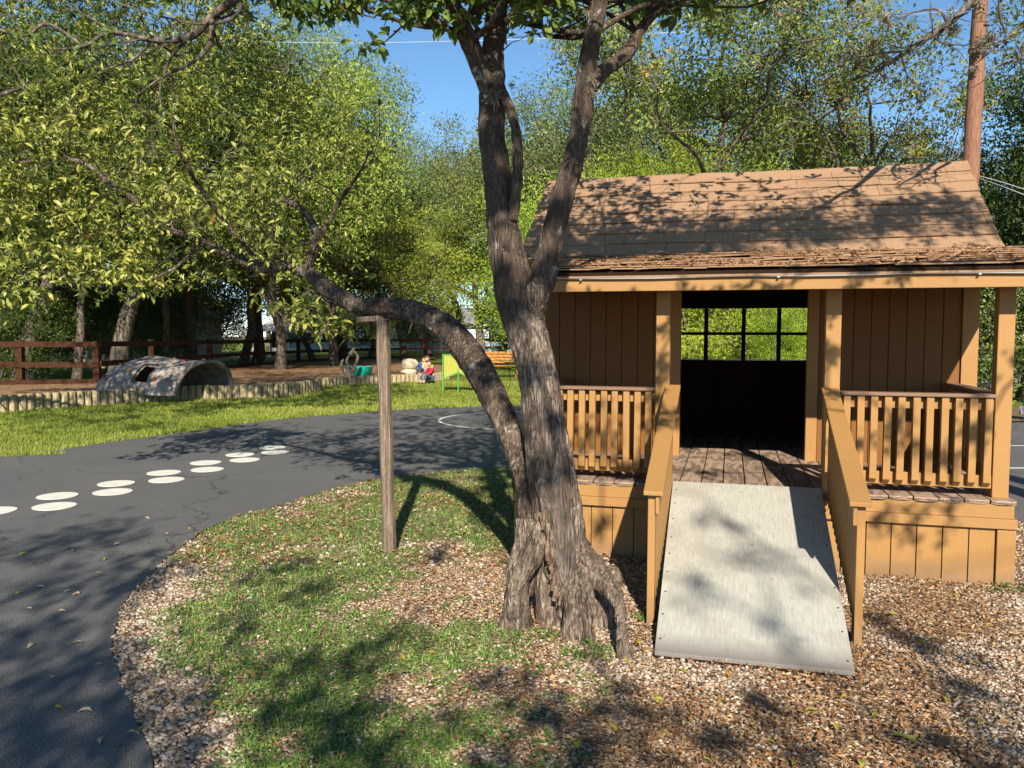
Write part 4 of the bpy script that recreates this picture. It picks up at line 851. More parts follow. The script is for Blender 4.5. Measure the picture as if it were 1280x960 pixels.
BG = [(a_, b_, c_, d_, e_, ('leaf_dark' if (b_ < 230 and a_ != 'lacy') else f_)) for a_, b_, c_, d_, e_, f_ in BG]  # left background trees get darker leaves in place of canopy shade
ADJ = {'oak': 'broad dark green oak', 'oak2': 'crooked spreading oak', 'bright': 'yellow green spreading tree', 'slim': 'slim leaning tree', 'lacy': 'grey green open tree', 'autumn': 'high crowned tree with some orange leaves'}
def wherex(px, d):
    if px < 0: return 'at the left edge'
    if px < 75: return 'behind the tan building end of the rail fence'
    if px < 175: return 'just behind the climbing dome and rail fence'
    if px < 270: return 'behind the mouth of the climbing dome'
    if px < 350: return 'left of the grey pavilion roof'
    if px < 445: return 'between the grey pavilion and the teal tub'
    if px < 545: return 'behind the timber support post'
    if px < 640: return 'between the two stems of the leaning tree'
    if px < 780: return 'above the left end of the shingle roof'
    if px < 920: return 'above the middle of the shingle roof'
    if px < 1050: return 'above the right middle of the shingle roof'
    if px < 1230: return 'near the red brown pole above the roof'
    return 'at the right edge beyond the pole'
seen = {}
for kd, px, d, s, zz, lo in BG:
    dd = 'near' if d < 27 else ('middle distance' if d < 42 else 'far')
    lab = f"{dd} {ADJ[kd]} {wherex(px, d)}"
    seen[lab] = seen.get(lab, 0) + 1
    if seen[lab] > 1: lab += ', the further one'
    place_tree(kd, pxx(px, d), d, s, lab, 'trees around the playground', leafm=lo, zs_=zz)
for px, d, s, lab in [(872, 16.0, 1.22, 'lime green feathery small tree rising behind the middle of the shingle roof'), (722, 11.6, .84, 'lime green feathery small tree behind the left end of the shingle roof'), (945, 17.5, .8, 'lime green feathery bush behind the playhouse window, right of the taller one'), (1006, 15.5, .62, 'lime green feathery bush seen through the right panes of the playhouse window')]:
    place_tree('lime', pxx(px, d), d, s, lab, 'lime feathery small trees behind the playhouse', name='feathery_tree')
US = [(262, 44, 2.0), (-40, 27, 1.2), (60, 29, 1.0), (-5, 24, .9), (130, 31, 1.1), (185, 36, 1.2), (270, 48, 1.2), (210, 60, 1.4), (440, 62, 1.3), (500, 70, 1.5), (560, 75, 1.6), (620, 70, 1.5), (680, 45, 1.5), (760, 24, 1.1), (900, 26, 1.2), (960, 20, 1.0), (1050, 24, 1.1), (1130, 26, 1.2), (1215, 19, 1.05), (1250, 24, 1.3), (1310, 18, 1.2), (360, 75, 1.6), (120, 60, 1.6), (820, 34, 1.3)]
UL = ['and tall beyond the tan building end, between the trunks', 'at the left edge behind the rail fence', 'behind the tan building window', 'at the far left under the oak', 'behind the top of the climbing dome', 'behind the dome mouth', 'left of the pavilion far back', 'far behind the dome', 'far behind the teal tub', 'far behind the support post', 'far beyond the pale boulder', 'far between the two stems', 'far left of the playhouse', 'behind the left playhouse wall', 'through the second window pane',
      'through the right window panes', 'behind the right playhouse wall', 'behind the roof end', 'right of the playhouse near the corner post', 'further right of the playhouse', 'at the right edge by the court', 'far behind the pavilion', 'far behind the left building', 'far through the left window pane']
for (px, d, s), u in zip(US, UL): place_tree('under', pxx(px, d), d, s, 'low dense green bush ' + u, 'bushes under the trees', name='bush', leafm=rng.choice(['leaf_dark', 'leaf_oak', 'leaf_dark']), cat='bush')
# left near tree with large pale leaves, its trunk outside the frame
LT = empty('broadleaf_tree', (-10.2, 12.2, 0)); tag(LT, 'near tree with big bright yellow green leaves filling the left of the photo', 'tree')
t = NM(); rl = np.random.default_rng(77); t.sweep([(0, 0, -.1), (.1, 0, 1.4), (.0, .1, 2.8), (.3, .0, 4.2), (.6, .1, 7.8)], [.2, .16, .14, .11, .05], 20, .05, (.01, 50, .2)); tips = []
LTL = np.array(LT.location)
for c in [(.9, -.2, 2.8), (1.6, .2, 3.4), (2.4, -.1, 3.6), (3.2, .3, 4.2), (1.2, -.6, 4.3), (2.2, .4, 4.9), (3.4, -.2, 5.2), (.6, .4, 5.4), (1.5, .7, 2.3)]:
    c = np.array(c); b0 = np.array([.1, 0, min(3.8, c[2] * .75)]); t.sweep([b0, (b0 + c) / 2 + [0, 0, .15], c], [.06, .04, .02], 10, .1, None)
    for k in range(7): twig(c - (c - b0) * rl.random() * .5, rl.normal(size=3) + [.3, 0, .2], .8, .014, 2, nm=t, rg=rl, tips=tips, nsplit=2)
t.build('trunk', M['bark'], LT, smooth=True)
f = NM(); rosettes(f, tips, rl, 7, (.07, .11))
ex = []
for k in range(135):
    px = rl.uniform(-150, 360); py = rl.uniform(-130, 300 + (70 if px < 200 else 0)); c = at(px, py, rl.uniform(11.5, 15)); 
    for q in range(3): ex += cloud_tips(c + rl.normal(size=3) * [.5, .4, .25], (.42, .40, .19), 13, rl)
for k in range(40):
    px = rl.uniform(300, 470); py = rl.uniform(60 + (px - 300) * .5, 300); c = at(px, py, rl.uniform(12, 15)); ex += cloud_tips(c, (.55, .5, .4), 18, rl)
for k in range(150):
    c = np.array([rl.uniform(-19, -3), rl.uniform(8.6, 15), rl.uniform(6.3, 10)]); ex += cloud_tips(c, (.75, .75, .45), 22, rl)
for k in range(26):
    c = np.array([rl.uniform(-8.8, -5.4), rl.uniform(5.6, 8.0), rl.uniform(3.8, 5.2)]); ex += cloud_tips(c, (.4, .5, .3), 16, rl)
rosettes(f, [(a - LTL, b) for a, b in ex], rl, 6, (.08, .13), fine=False, vshift=-.03)
f.build('crown', M['leaf_rosette'], LT)

# ================================================================== SHADE TREES BEHIND THE CAMERA
def shade_tree(name, base, targets, label, seed, leaf='leaf_top', L=(.05, .085), per=4):
    rg = np.random.default_rng(seed); T = empty(name, base); tag(T, label, 'tree'); b0 = np.array(base, float); t = NM(); f = NM(); top = None
    hmax = max(h for *_, h in targets); spine = [np.array([0, 0, -.1]), np.array([.1, .1, hmax * .35]), np.array([-.1, .2, hmax * .7]), np.array([0, .3, hmax * 1.0])]
    t.sweep(spine, [.26, .2, .13, .04], 16, .2, (.012, 40, .2))
    CS = []
    for tp, rad, n, h in targets:
        tp = np.array(tp, float); CS.append((tp + SUNN * ((h - tp[2]) / SUNN[2]) - b0, rad, n))
    nodes = [np.array([0, .15, hmax * q]) for q in (.5, .65, .8, .95)]
    for c, rad, n in sorted(CS, key=lambda q: np.linalg.norm(q[0][:2])):
        j = min(nodes, key=lambda q: np.linalg.norm(q - c) * (1 + .0)); m = (j + c) / 2 + [0, 0, .08]
        t.sweep([j, m, c], [.012, .010, .007], 5, .4, None, cap=False); nodes.append(c); tips = []
        for k in range(max(2, n // 12)): twig(c + rg.normal(size=3) * rad * .3, rg.normal(size=3), rad * 1.0, .007, 1, nm=t, rg=rg, tips=tips, nsplit=3, ns=4)
        tips += cloud_tips(c, (rad, rad * .8, rad * .55), n, rg)
        rosettes(f, tips, rg, per, L, .5, fine=False)
    t.build('trunk', M['bark_far'], T, smooth=True); f.build('crown', M[leaf], T); return T
def G(px, py, r, n, h): return (gp(px, py), r, n, h)
def Q(px, py, d, r, n, h): return (at(px, py, d), r, n, h)
# left and middle ground
shade_tree('shade_tree', (-5.2, -5.5, 0), [
    G(30, 690, .45, 60, 5.0), G(120, 670, .40, 46, 4.6), G(200, 700, .3, 26, 4.4), G(60, 740, .35, 50, 4.8), G(150, 740, .3, 36, 4.2), G(20, 800, .30, 50, 4.4), G(110, 830, .28, 50, 4.0), G(50, 880, .30, 60, 4.2), G(150, 900, .22, 36, 3.9), G(20, 950, .3, 60, 4.2), G(110, 950, .26, 50, 4.0),
    G(210, 720, .2, 14, 4.0), G(330, 720, .22, 16, 4.0), G(410, 735, .16, 9, 4.1), G(245, 860, .14, 9, 3.6), G(330, 840, .20, 16, 3.7), G(420, 830, .22, 21, 3.8), G(490, 800, .2, 15, 3.9), G(360, 900, .18, 15, 3.6), G(450, 890, .2, 21, 3.6), G(480, 950, .2, 21, 3.5), G(400, 950, .16, 14, 3.5), G(540, 900, .16, 12, 3.6), G(300, 780, .13, 6, 3.9), G(540, 700, .14, 6, 4.2), G(240, 940, .1, 5, 3.5)],
    'shade tree standing behind the photographer on the left', 31)
shade_tree('shade_tree', (6.2, -6.0, 0), [
    G(620, 860, .16, 14, 3.7), G(700, 900, .2, 24, 3.8), G(780, 880, .16, 16, 3.8), G(850, 930, .15, 10, 3.8), G(640, 950, .15, 14, 3.6), G(740, 950, .2, 26, 3.6), G(960, 900, .12, 8, 3.8), G(1090, 780, .12, 9, 4.2), G(1150, 810, .12, 10, 4.1), G(1210, 870, .15, 13, 4.1), G(1150, 930, .16, 14, 4.0), G(1240, 940, .18, 18, 4.0), G(1000, 950, .12, 8, 3.8),
    
    Q(880, 740, 3.95, .16, 5, 6.5), Q(950, 690, 4.3, .18, 6, 7.0), Q(990, 790, 3.7, .14, 4, 6.5), Q(900, 640, 4.8, .12, 3, 6.5),
    Q(655, 470, 4.05, .09, 15, 5.0), Q(640, 385, 4.1, 0.12, 28, 4.8), Q(625, 335, 4.1, .05, 11, 5.0), Q(690, 345, 4.1, 0.11, 35, 4.8), Q(620, 240, 4.2, 0.16, 91, 4.8), Q(615, 190, 4.3, 0.14, 65, 4.8), Q(612, 130, 4.3, 0.09, 30, 4.8), Q(705, 270, 4.1, 0.08, 30, 4.8), Q(720, 190, 4.1, .06, 17, 5.0), Q(735, 70, 4.1, .06, 13, 5.2), Q(690, 525, 4.05, .05, 6, 4.6), Q(665, 610, 4.1, .05, 7, 4.6), Q(590, 40, 4.2, .08, 17, 5.2), Q(620, 30, 4.4, .06, 11, 5.2), Q(530, 400, 5.2, .12, 26, 4.6), Q(460, 380, 5.6, .12, 24, 4.6), Q(400, 355, 6.0, .12, 20, 4.6), Q(340, 335, 6.3, .12, 16, 4.6), Q(560, 410, 5.0, 0.15, 26, 4.6), Q(500, 390, 5.4, 0.20, 40, 4.6), Q(430, 370, 5.8, 0.18, 30, 4.6), Q(600, 460, 4.5, 0.14, 18, 4.6), Q(690, 590, 4.05, .08, 6, 4.8)],
    'shade tree standing behind the photographer on the right', 32)
# roof and front of the playhouse
roofT = []
rg_ = np.random.default_rng(5)
for k in range(115):
    px = 690 + 540 * rg_.random() ** 1.35; py = rg_.uniform(228, 318); roofT.append(Q(px, py, 6.1, rg_.uniform(.12, .25), int(rg_.uniform(8, 15)), rg_.uniform(4.3, 5.6)))
for px, py in [(720, 260), (760, 250), (740, 300), (800, 270), (820, 300), (860, 260), (1060, 290), (980, 280), (1120, 290)]: roofT.append(Q(px, py, 6.1, .2, 16, 7.0))
roofT += [Q(px, 350, 4.9, .08, 7, 3.5) for px in (715, 770, 800, 850, 885, 925, 980, 1075, 1120, 1165, 1210, 1250)] + [Q(px, 640, 4.85, .07, 3, 3.2) for px in (1110, 1190, 1150)] + [Q(px, py, 5.1, .06, 5, 3.5) for px, py in ((832, 420), (828, 470), (815, 560), (740, 520), (790, 560), (720, 560), (1040, 440), (1035, 500), (1060, 560), (1258, 420), (1250, 490), (1110, 530), (1190, 560), (1150, 590), (760, 640))]
roofT += [Q(832, 440, 5.1, .07, 5, 3.7), Q(1040, 400, 4.9, .07, 5, 3.7), Q(1250, 460, 4.7, .06, 5, 3.6), Q(1255, 520, 4.7, .05, 4, 3.5), Q(760, 530, 5.3, .12, 8, 3.8), Q(830, 520, 5.0, .09, 8, 3.6), Q(900, 580, 5.6, .12, 8, 3.6), Q(1150, 540, 4.8, .08, 4, 3.5)]
shade_tree('shade_tree', (5.6, .6, 0), roofT, 'added fine twigged shade tree, unseen beside the photographer, right of the photo', 33, L=(.035, .065), per=5)  # tree added out of view to dapple the roof and front

# ================================================================== GRAVEL, LITTER, GRASS
rng = np.random.default_rng(99)
def ico(sub):
    import bmesh
    bm = bmesh.new(); bmesh.ops.create_icosphere(bm, subdivisions=sub, radius=1); V = np.array([v.co[:] for v in bm.verts]); F = np.array([[v.index for v in f.verts] for f in bm.faces]); bm.free(); return V, F
def scatter(nm, V, F, pos, size, a, squash=(.75, .5), rg=rng):
    n = len(pos); K = 8; an = rg.uniform(0, 6.28, n); c, s = np.cos(an), np.sin(an); var = rg.integers(0, K, n)
    VS = np.stack([V * (1 + .42 * (fbm(V * 1.2 + 9.1 * k, k, 2) - .5)[:, None] * 1.7) for k in range(K)])
    X = VS[var] * np.stack([size, size * rg.uniform(squash[0], 1, n), size * rg.uniform(squash[1] * .7, squash[1] * 1.3, n)], -1)[:, None]
    tl = rg.normal(size=n) * .25; X = np.stack([X[..., 0], X[..., 1] * np.cos(tl)[:, None] - X[..., 2] * np.sin(tl)[:, None], X[..., 1] * np.sin(tl)[:, None] + X[..., 2] * np.cos(tl)[:, None]], -1)
    X = np.stack([X[..., 0] * c[:, None] - X[..., 1] * s[:, None], X[..., 0] * s[:, None] + X[..., 1] * c[:, None], X[..., 2]], -1) + pos[:, None]
    m = len(V); nm.add(X.reshape(-1, 3), (F[None] + (np.arange(n) * m)[:, None, None]).reshape(-1, F.shape[1]), np.repeat(a, m))
HX0, HX1, HY0, HY1 = XL + .02, XR - .02, .03, 3.0
def house_mask(x, y, m=0.0):
    c, s = math.cos(YAW), math.sin(YAW); dx = x - 3.019; dy = y - 4.789; hx = dx * c - dy * s; hy = dx * s + dy * c
    return (hx > HX0 + m) & (hx < HX1 - m) & (hy > HY0 + m) & (hy < HY1)
def ramp_mask(x, y):
    c, s = math.cos(YAW), math.sin(YAW); dx = x - 3.019; dy = y - 4.789; hx = dx * c - dy * s; hy = dx * s + dy * c
    return (hx > -1.99) & (hx < -1.11) & (hy > -1.6) & (hy < .1)
def vis(x, y, m=.12):
    return (np.abs(x) < (.65 * y + .5))
def edge_d(x, y): return d_line(x, y, E1w[16:])
def gcover(x, y):
    """grass cover 0..1 on the island"""
    ed = edge_d(x, y); lim = .02 + .12 * (y < 3.2) ; b = 1 - sstep(lim - .55, lim + .55, x - .10 * np.sin(y * 1.7))
    b = b * sstep(.08, .34, ed + (y > 5.2) * .25) ; n = fbm2(x, y, 2.1, 3, 3)
    lit = np.exp(-(((x + .15) / .55) ** 2 + ((y - 5.35) / .75) ** 2)) * .5 + np.exp(-(((x + .05) / .35) ** 2 + ((y - 3.6) / .5) ** 2)) * .25 + np.exp(-(((x + .55) / .2) ** 2 + ((y - 3.5) / .22) ** 2)) * .4
    b = b + .9 * np.exp(-(((x - .1) / .9) ** 2 + ((y - 7.6) / 1.0) ** 2)) * (y > 5)
    n2 = fbm2(x, y, 7.5, 23, 2)
    return np.clip(1.7 * (b * (1.0) - lit) + (n - .5) * 4.2 + (n2 - .5) * 2.2 - .40, 0, 1) * (b > .02)
def cand(n, y0, y1, pw=1.6):
    y = y0 + (y1 - y0) * rng.random(n) ** pw; x = rng.uniform(-1, 1, n) * (.66 * y + .35); return x, y
# stones
V1, F1 = ico(2); V0, F0 = ico(1)
x, y = cand(80000, 2.3, 5.2, 1.0); isl = ~in_poly(x, y, ASPH) & ~house_mask(x, y) & ~ramp_mask(x, y)
gc = gcover(x, y); zone = fbm2(x, y, 1.4, 12, 3); ed = edge_d(x, y)
dens = np.where(x < .5, .72 - .62 * gc, .55); dens = np.where(ed < .3, .95, dens); dens *= np.where((x > .2), .5 + 1.1 * sstep(.38, .62, zone), 1)
k = isl & (rng.random(len(x)) < dens); x, y = x[k], y[k]; print('stones near', len(x))
sz = rng.uniform(.0045, .0108, len(x)) * np.where(edge_d(x, y) < .3, 1.2, 1.0) * np.where(rng.random(len(x)) < .06, 1.5, 1)
nm = NM(); half = rng.random(len(x)) < .0
scatter(nm, V0, F0, np.stack([x, y, sz * rng.uniform(.05, .75, len(x))], -1), sz, np.clip(rng.beta(2, 1.7, len(x)), 0, 1))
o = nm.build('gravel', M['stone'], smooth=True); tag(o, 'loose pale tan gravel stones around the tree and playhouse in the foreground', 'gravel', kind='stuff')
x, y = cand(34000, 5.2, 10.5, 1.2); isl = ~in_poly(x, y, ASPH) & ~house_mask(x, y, .1) & (x < 5.2); gc = gcover(x, y)
k = isl & (rng.random(len(x)) < .75 - .6 * gc); x, y = x[k], y[k]; sz = rng.uniform(.009, .018, len(x)); nm = NM()
scatter(nm, V0, F0, np.stack([x, y, sz * .35], -1), sz, np.clip(rng.beta(2, 1.7, len(x)), 0, 1)); o = nm.build('gravel', M['stone'], smooth=True); tag(o, 'thin pale gravel on the ground behind the leaning tree and beside the playhouse', 'gravel', kind='stuff')
# leaf litter
def litter(n, y0, y1, pw, fn, szr, name, lab, fine=True):
    x, y = cand(n, y0, y1, pw); isl = ~in_poly(x, y, ASPH) & ~house_mask(x, y) & ~ramp_mask(x, y) & (x < 6)
    k = isl & (rng.random(n) < fn(x, y)); x, y = x[k], y[k]; n = len(x); nm = NM(); L = rng.uniform(*szr, n) * rng.choice([.6, 1, 1, 1.5], n)
    ax = rnd_dir(rng, n); ax[:, 2] *= .28; up = norm(rng.normal(size=(n, 3)) * .42 + [0, 0, 1]); z = rng.uniform(.004, .022, n)
    leaves(nm, np.stack([x, y, z], -1), ax, up, L, L * rng.uniform(.3, .6, n), np.clip(rng.beta(2.2, 1.8, n), 0, 1) * .97, fold=.2, fine=fine)
    o = nm.build(name, M['litter']); tag(o, lab, 'leaf litter', kind='stuff'); print(name, n)
litter(95000, 2.3, 5.6, 1.0, lambda x, y: np.where(x > .25, .28 + .70 * sstep(.62, .38, fbm2(x, y, 1.4, 12, 3)), np.clip(.12 + .55 * (1 - gcover(x, y)) * (x > -.9) + .12 * (x <= -.9) * (1 - gcover(x, y)), 0, 1) * np.where(gcover(x, y) > .6, .5, 1)), (.011, .027), 'leaf_litter', 'brown dry leaf fragments scattered over the foreground gravel', False)
litter(26000, 5.2, 10.5, 1.2, lambda x, y: .25 + .6 * (fbm2(x, y, 1.1, 8, 2) > .5), (.02, .045), 'leaf_litter', 'brown dry leaves on the ground behind the leaning tree', False)
# foreground grass: short creeping weeds and blades
x, y = cand(330000, 2.3, 9.6, 1.5); gc = gcover(x, y); k = ~in_poly(x, y, ASPH) & ~house_mask(x, y) & (rng.random(len(x)) < gc * .58) & (x < 1.7); x, y = x[k], y[k]; n = len(x); print('grass', n)
p = np.stack([x, y, np.zeros(n)], -1); hh = rng.uniform(.007, .019, n) * (.55 + 1.0 * fbm2(x, y, 5, 2, 2)) * (1 + .1 * y); an = rng.uniform(0, 6.28, n); lean = rng.uniform(.3, 1.7, n)
dx = np.stack([np.cos(an), np.sin(an), np.zeros(n)], -1); sd2 = np.stack([-np.sin(an), np.cos(an), np.zeros(n)], -1); w = (rng.uniform(.0012, .0026, n) * (1 + .14 * y))[:, None]
mid = p + dx * (hh * lean * .4)[:, None]; mid[:, 2] = hh * .65; tip = p + dx * (hh * lean * 1.1)[:, None]; tip[:, 2] = hh * rng.uniform(.55, 1.1, n)
V = np.stack([p - sd2 * w, p + sd2 * w, mid - sd2 * w * .9, mid + sd2 * w * .9, tip], 1).reshape(-1, 3); i = np.arange(n)[:, None] * 5
nm = NM(); va = np.clip(.5 * fbm2(x, y, 3.2, 41, 3) + .55 * rng.random(n) , 0, .999); nm.add(V, [i + np.array([[0, 1, 3, 2]]), i + np.array([[2, 3, 4]])], np.repeat(va, 5))
# small round weed leaves among the blades
k2 = rng.random(n) < .55; q = p[k2] + np.stack([np.zeros(k2.sum()), np.zeros(k2.sum()), rng.uniform(.006, .022, k2.sum())], -1); m = len(q)
leaves(nm, q, rnd_dir(rng, m) * [1, 1, .3], norm(rng.normal(size=(m, 3)) * .4 + [0, 0, 1]), rng.uniform(.009, .018, m) * (1 + .1 * q[:, 1]), rng.uniform(.005, .009, m) * (1 + .1 * q[:, 1]), rng.random(m) * .7, fold=.1)
o = nm.build('grass', M['grass']); tag(o, 'patchy short green grass and creeping weeds around the support post', 'grass', kind='stuff')
# leafy weeds near the roots
rw = np.random.default_rng(4)
wn = NM()
for px, py, r_, n in [(735, 808, .04, 26), (712, 820, .035, 20), (645, 800, .03, 16), (690, 800, .04, 20), (803, 775, .05, 45), (815, 768, .04, 30), (650, 828, .06, 26), (668, 842, .06, 30), (700, 838, .03, 10), (1262, 738, .08, 60), (1245, 742, .04, 20), (590, 870, .05, 25), (650, 930, .12, 60), (690, 945, .1, 45)]:
    c = gp(px, py); v = rnd_dir(rw, n); P = c + v * [r_, r_, .018]; P[:, 2] = np.abs(P[:, 2]) + .012
    leaves(wn, P, rnd_dir(rw, n) * [1, 1, .4], norm(rw.normal(size=(n, 3)) * .4 + [0, 0, 1]), rw.uniform(.016, .03, n), rw.uniform(.008, .015, n), rw.random(n) * .6, fold=.12, fine=True)
o = wn.build('weeds', M['grass']); tag(o, 'small leafy green weeds growing by the tree roots and playhouse corner', 'weeds', kind='stuff')
# lawn blades beyond the path
n = 270000; y = 7.0 + 19.5 * rng.random(n) ** 1.5; x = rng.uniform(-1, .12, n) * (.68 * y + .5)
bl = in_poly(x, y, np.vstack([E2, [(40, 40), (-40, 40), (-40, 5)]])) & ~in_poly(x, y, np.array([p for p in BORD] + [p for p in BORD2] + [(-2, 40), (-30, 40), (-30, 15)])); x, y = x[bl], y[bl]; n = len(x); print('lawn', n)
p = np.stack([x, y, np.full(n, .006)], -1); hh = rng.uniform(.02, .06, n); an = rng.uniform(0, 6.28, n); dx = np.stack([np.cos(an), np.sin(an), np.zeros(n)], -1); sd2 = np.stack([-np.sin(an), np.cos(an), np.zeros(n)], -1); w = .006 * (.5 + y[:, None] * .06)
tip = p + dx * (hh * rng.uniform(.2, 1.2, n))[:, None]; tip[:, 2] += hh
V = np.stack([p - sd2 * w, p + sd2 * w, tip], 1).reshape(-1, 3); nm = NM(); va = np.clip(.55 * fbm2(x, y, .6, 51, 3) + .5 * rng.random(n), 0, .999)
nm.add(V, np.arange(n)[:, None] * 3 + np.array([[0, 1, 2]]), np.repeat(va, 3)); o = nm.build('lawn_grass', M['lawnblade']); tag(o, 'bright sunlit lawn grass between the asphalt path and the log border', 'grass', kind='stuff')
# fallen leaves one can count
M['paleleaf'] = attrmat('pale_dry_leaf', [(0, (.5, .38, .24)), (.6, (.6, .5, .34)), (1, (.35, .2, .1))], .7, transl=.2)
LP = [(68, 885), (80, 741), (100, 743), (45, 735), (27, 741), (90, 745), (64, 849), (130, 832), (128, 699), (118, 718), (40, 762), (104, 804), (34, 692), (150, 680), (205, 668), (190, 678), (235, 660), (60, 705), (128, 923), (160, 918), (90, 690), (42, 805), (116, 890), (180, 648), (106, 671), (72, 765), (148, 935)]
for j, (px, py) in enumerate(LP):
    c = gp(px, py, .014); nm = NM(); L = rw.uniform(.04, .065) if j else .065; ax = rnd_dir(rw, 1) * [1, 1, .12]
    leaves(nm, np.zeros((1, 3)) + [0, 0, .006], ax, norm(rw.normal(size=(1, 3)) * .35 + [0, 0, 1]), L, L * .45, np.array([rw.random() * .99 if j else .1]), fold=.22, fine=True)
    o = nm.build('fallen_leaf', M['yellowleaf'] if j % 4 == 0 else M['paleleaf']); o.location = tuple(c)
    if j == 0: tag(o, 'bright yellow fallen leaf lying alone on the near asphalt', 'leaf', 'fallen leaves on the asphalt')
    else: tag(o, ('small dry leaf' if j % 4 else 'small yellowed leaf') + ' lying on the ' + ('near shaded asphalt at the bottom left' if py > 790 else ('asphalt nearest the curved gravel edge' if px > 120 else 'asphalt left of the grass, below the white dots')), 'leaf', 'fallen leaves on the asphalt')
YP = [(215, 711), (432, 720), (247, 755), (265, 878), (500, 820), (535, 815), (553, 848), (610, 762), (355, 750), (820, 730), (905, 840), (848, 836), (795, 800), (805, 815), (780, 826), (836, 915), (898, 928), (877, 948), (765, 853), (905, 872), (1015, 858), (1122, 768), (1212, 828), (1045, 912), (1060, 870), (1115, 918), (1128, 920), (1090, 895), (1022, 888), (1246, 875), (1225, 905), (1195, 742), (1180, 870), (1240, 780), (955, 925), (720, 925), (760, 905), (660, 878), (1150, 800), (1090, 840), (1075, 950), (990, 950), (830, 875), (960, 880), (580, 905)]
for j, (px, py) in enumerate(YP):
    c = gp(px, py, .018); nm = NM(); L = rw.uniform(.032, .058); ax = rnd_dir(rw, 1) * [1, 1, .15]
    leaves(nm, np.zeros((1, 3)), ax, norm(rw.normal(size=(1, 3)) * .3 + [0, -.2, 1]), L, L * .5, np.array([rw.random() * .8]), fold=.15, fine=True)
    o = nm.build('fallen_leaf', M['yellowleaf']); o.location = tuple(c)
    where = 'on the grass left of the support post' if px < 480 else ('between the support post and tree roots' if px < 660 else ('below the tree roots' if px < 830 and py < 870 else ('in front of the foot of the ramp' if px < 1070 and py < 900 else (('at the bottom edge below the tree' if px < 850 else ('at the bottom edge below the ramp' if px < 1070 else 'at the bottom right of the photo')) if py > 900 else 'on the gravel right of the ramp'))))
    tag(o, ('yellow' if j % 2 else 'yellow green') + ' fallen leaf lying ' + where, 'leaf', 'yellow leaves on the gravel')

# ================================================================== MARKINGS
DOTS = [((-8, 639), 62), ((72, 620), 50), ((68, 633), 54), ((145, 604.5), 45), ((141, 615), 48), ((205, 591), 41), ((208, 600), 43), ((257, 578.5), 37), ((259, 587), 39), ((300, 568.5), 34), ((306, 575), 36), ((340, 559.5), 31.5), ((344, 565.5), 32.5)]
DL = ['leftmost white painted dot cut by the photo edge', 'far dot of the second pair from the left', 'near dot of the second pair from the left', 'far dot of the third pair from the left', 'near dot of the third pair from the left', 'far dot of the fourth pair from the left', 'near dot of the fourth pair from the left', 'far dot of the fifth pair where the shade begins', 'near dot of the fifth pair where the shade begins', 'far dot of the sixth pair in shade', 'near dot of the sixth pair in shade', 'farthest white dot of the row', 'near dot of the farthest pair']
for ((px, py), w), lab in zip(DOTS, DL):
    c = gp(px, py, .014); r = .172; nm = NM(); k = 40; th = np.linspace(0, 2 * np.pi, k, endpoint=False); rr = r * (1 + .012 * np.sin(3 * th + px))
    Vt = np.stack([rr * np.cos(th), rr * np.sin(th), np.full(k, .004)], -1); Vb = Vt - [0, 0, .004]
    nm.add(np.vstack([Vt, Vb]), [np.array([list(range(k))]), np.array([(i + k, (i + 1) % k + k, (i + 1) % k, i) for i in range(k)])])
    o = nm.build('painted_dot', M['white_marking']); o.location = tuple(c); tag(o, 'white round painted dot on asphalt, ' + lab if not lab.startswith(('left', 'farthest')) else lab + ' on the asphalt', 'road marking', 'white painted dots on the path')
# ring
a = gp(548, 524, .016)[:2]; ctr = np.array([a[0] + 1.55, a[1] - .1]); R1 = 1.55; k = 90; th = np.linspace(0, 2 * np.pi, k, endpoint=False); nm = NM()
V = np.vstack([np.stack([r * np.cos(th), r * np.sin(th), np.zeros(k)], -1) for r in (R1, R1 - .055)]); nm.add(V, np.array([(i, (i + 1) % k, (i + 1) % k + k, i + k) for i in range(k)]))
o = nm.build('painted_ring', M['white_marking']); o.location = (ctr[0], ctr[1], .017); tag(o, 'large white painted circle line on the far asphalt behind the leaning limb', 'road marking')
for py, lab in ((557, 'far'), (585, 'near')):
    c = gp(1262, py, .017); nm = NM(); nm.box(-2.2, 3, -.03, .03, 0, .001); o = nm.build('painted_line', M['white_marking']); o.location = tuple(c); o.rotation_euler = (0, 0, .02); tag(o, f'{lab} of the two white lines on the asphalt right of the playhouse', 'road marking', 'white court lines')

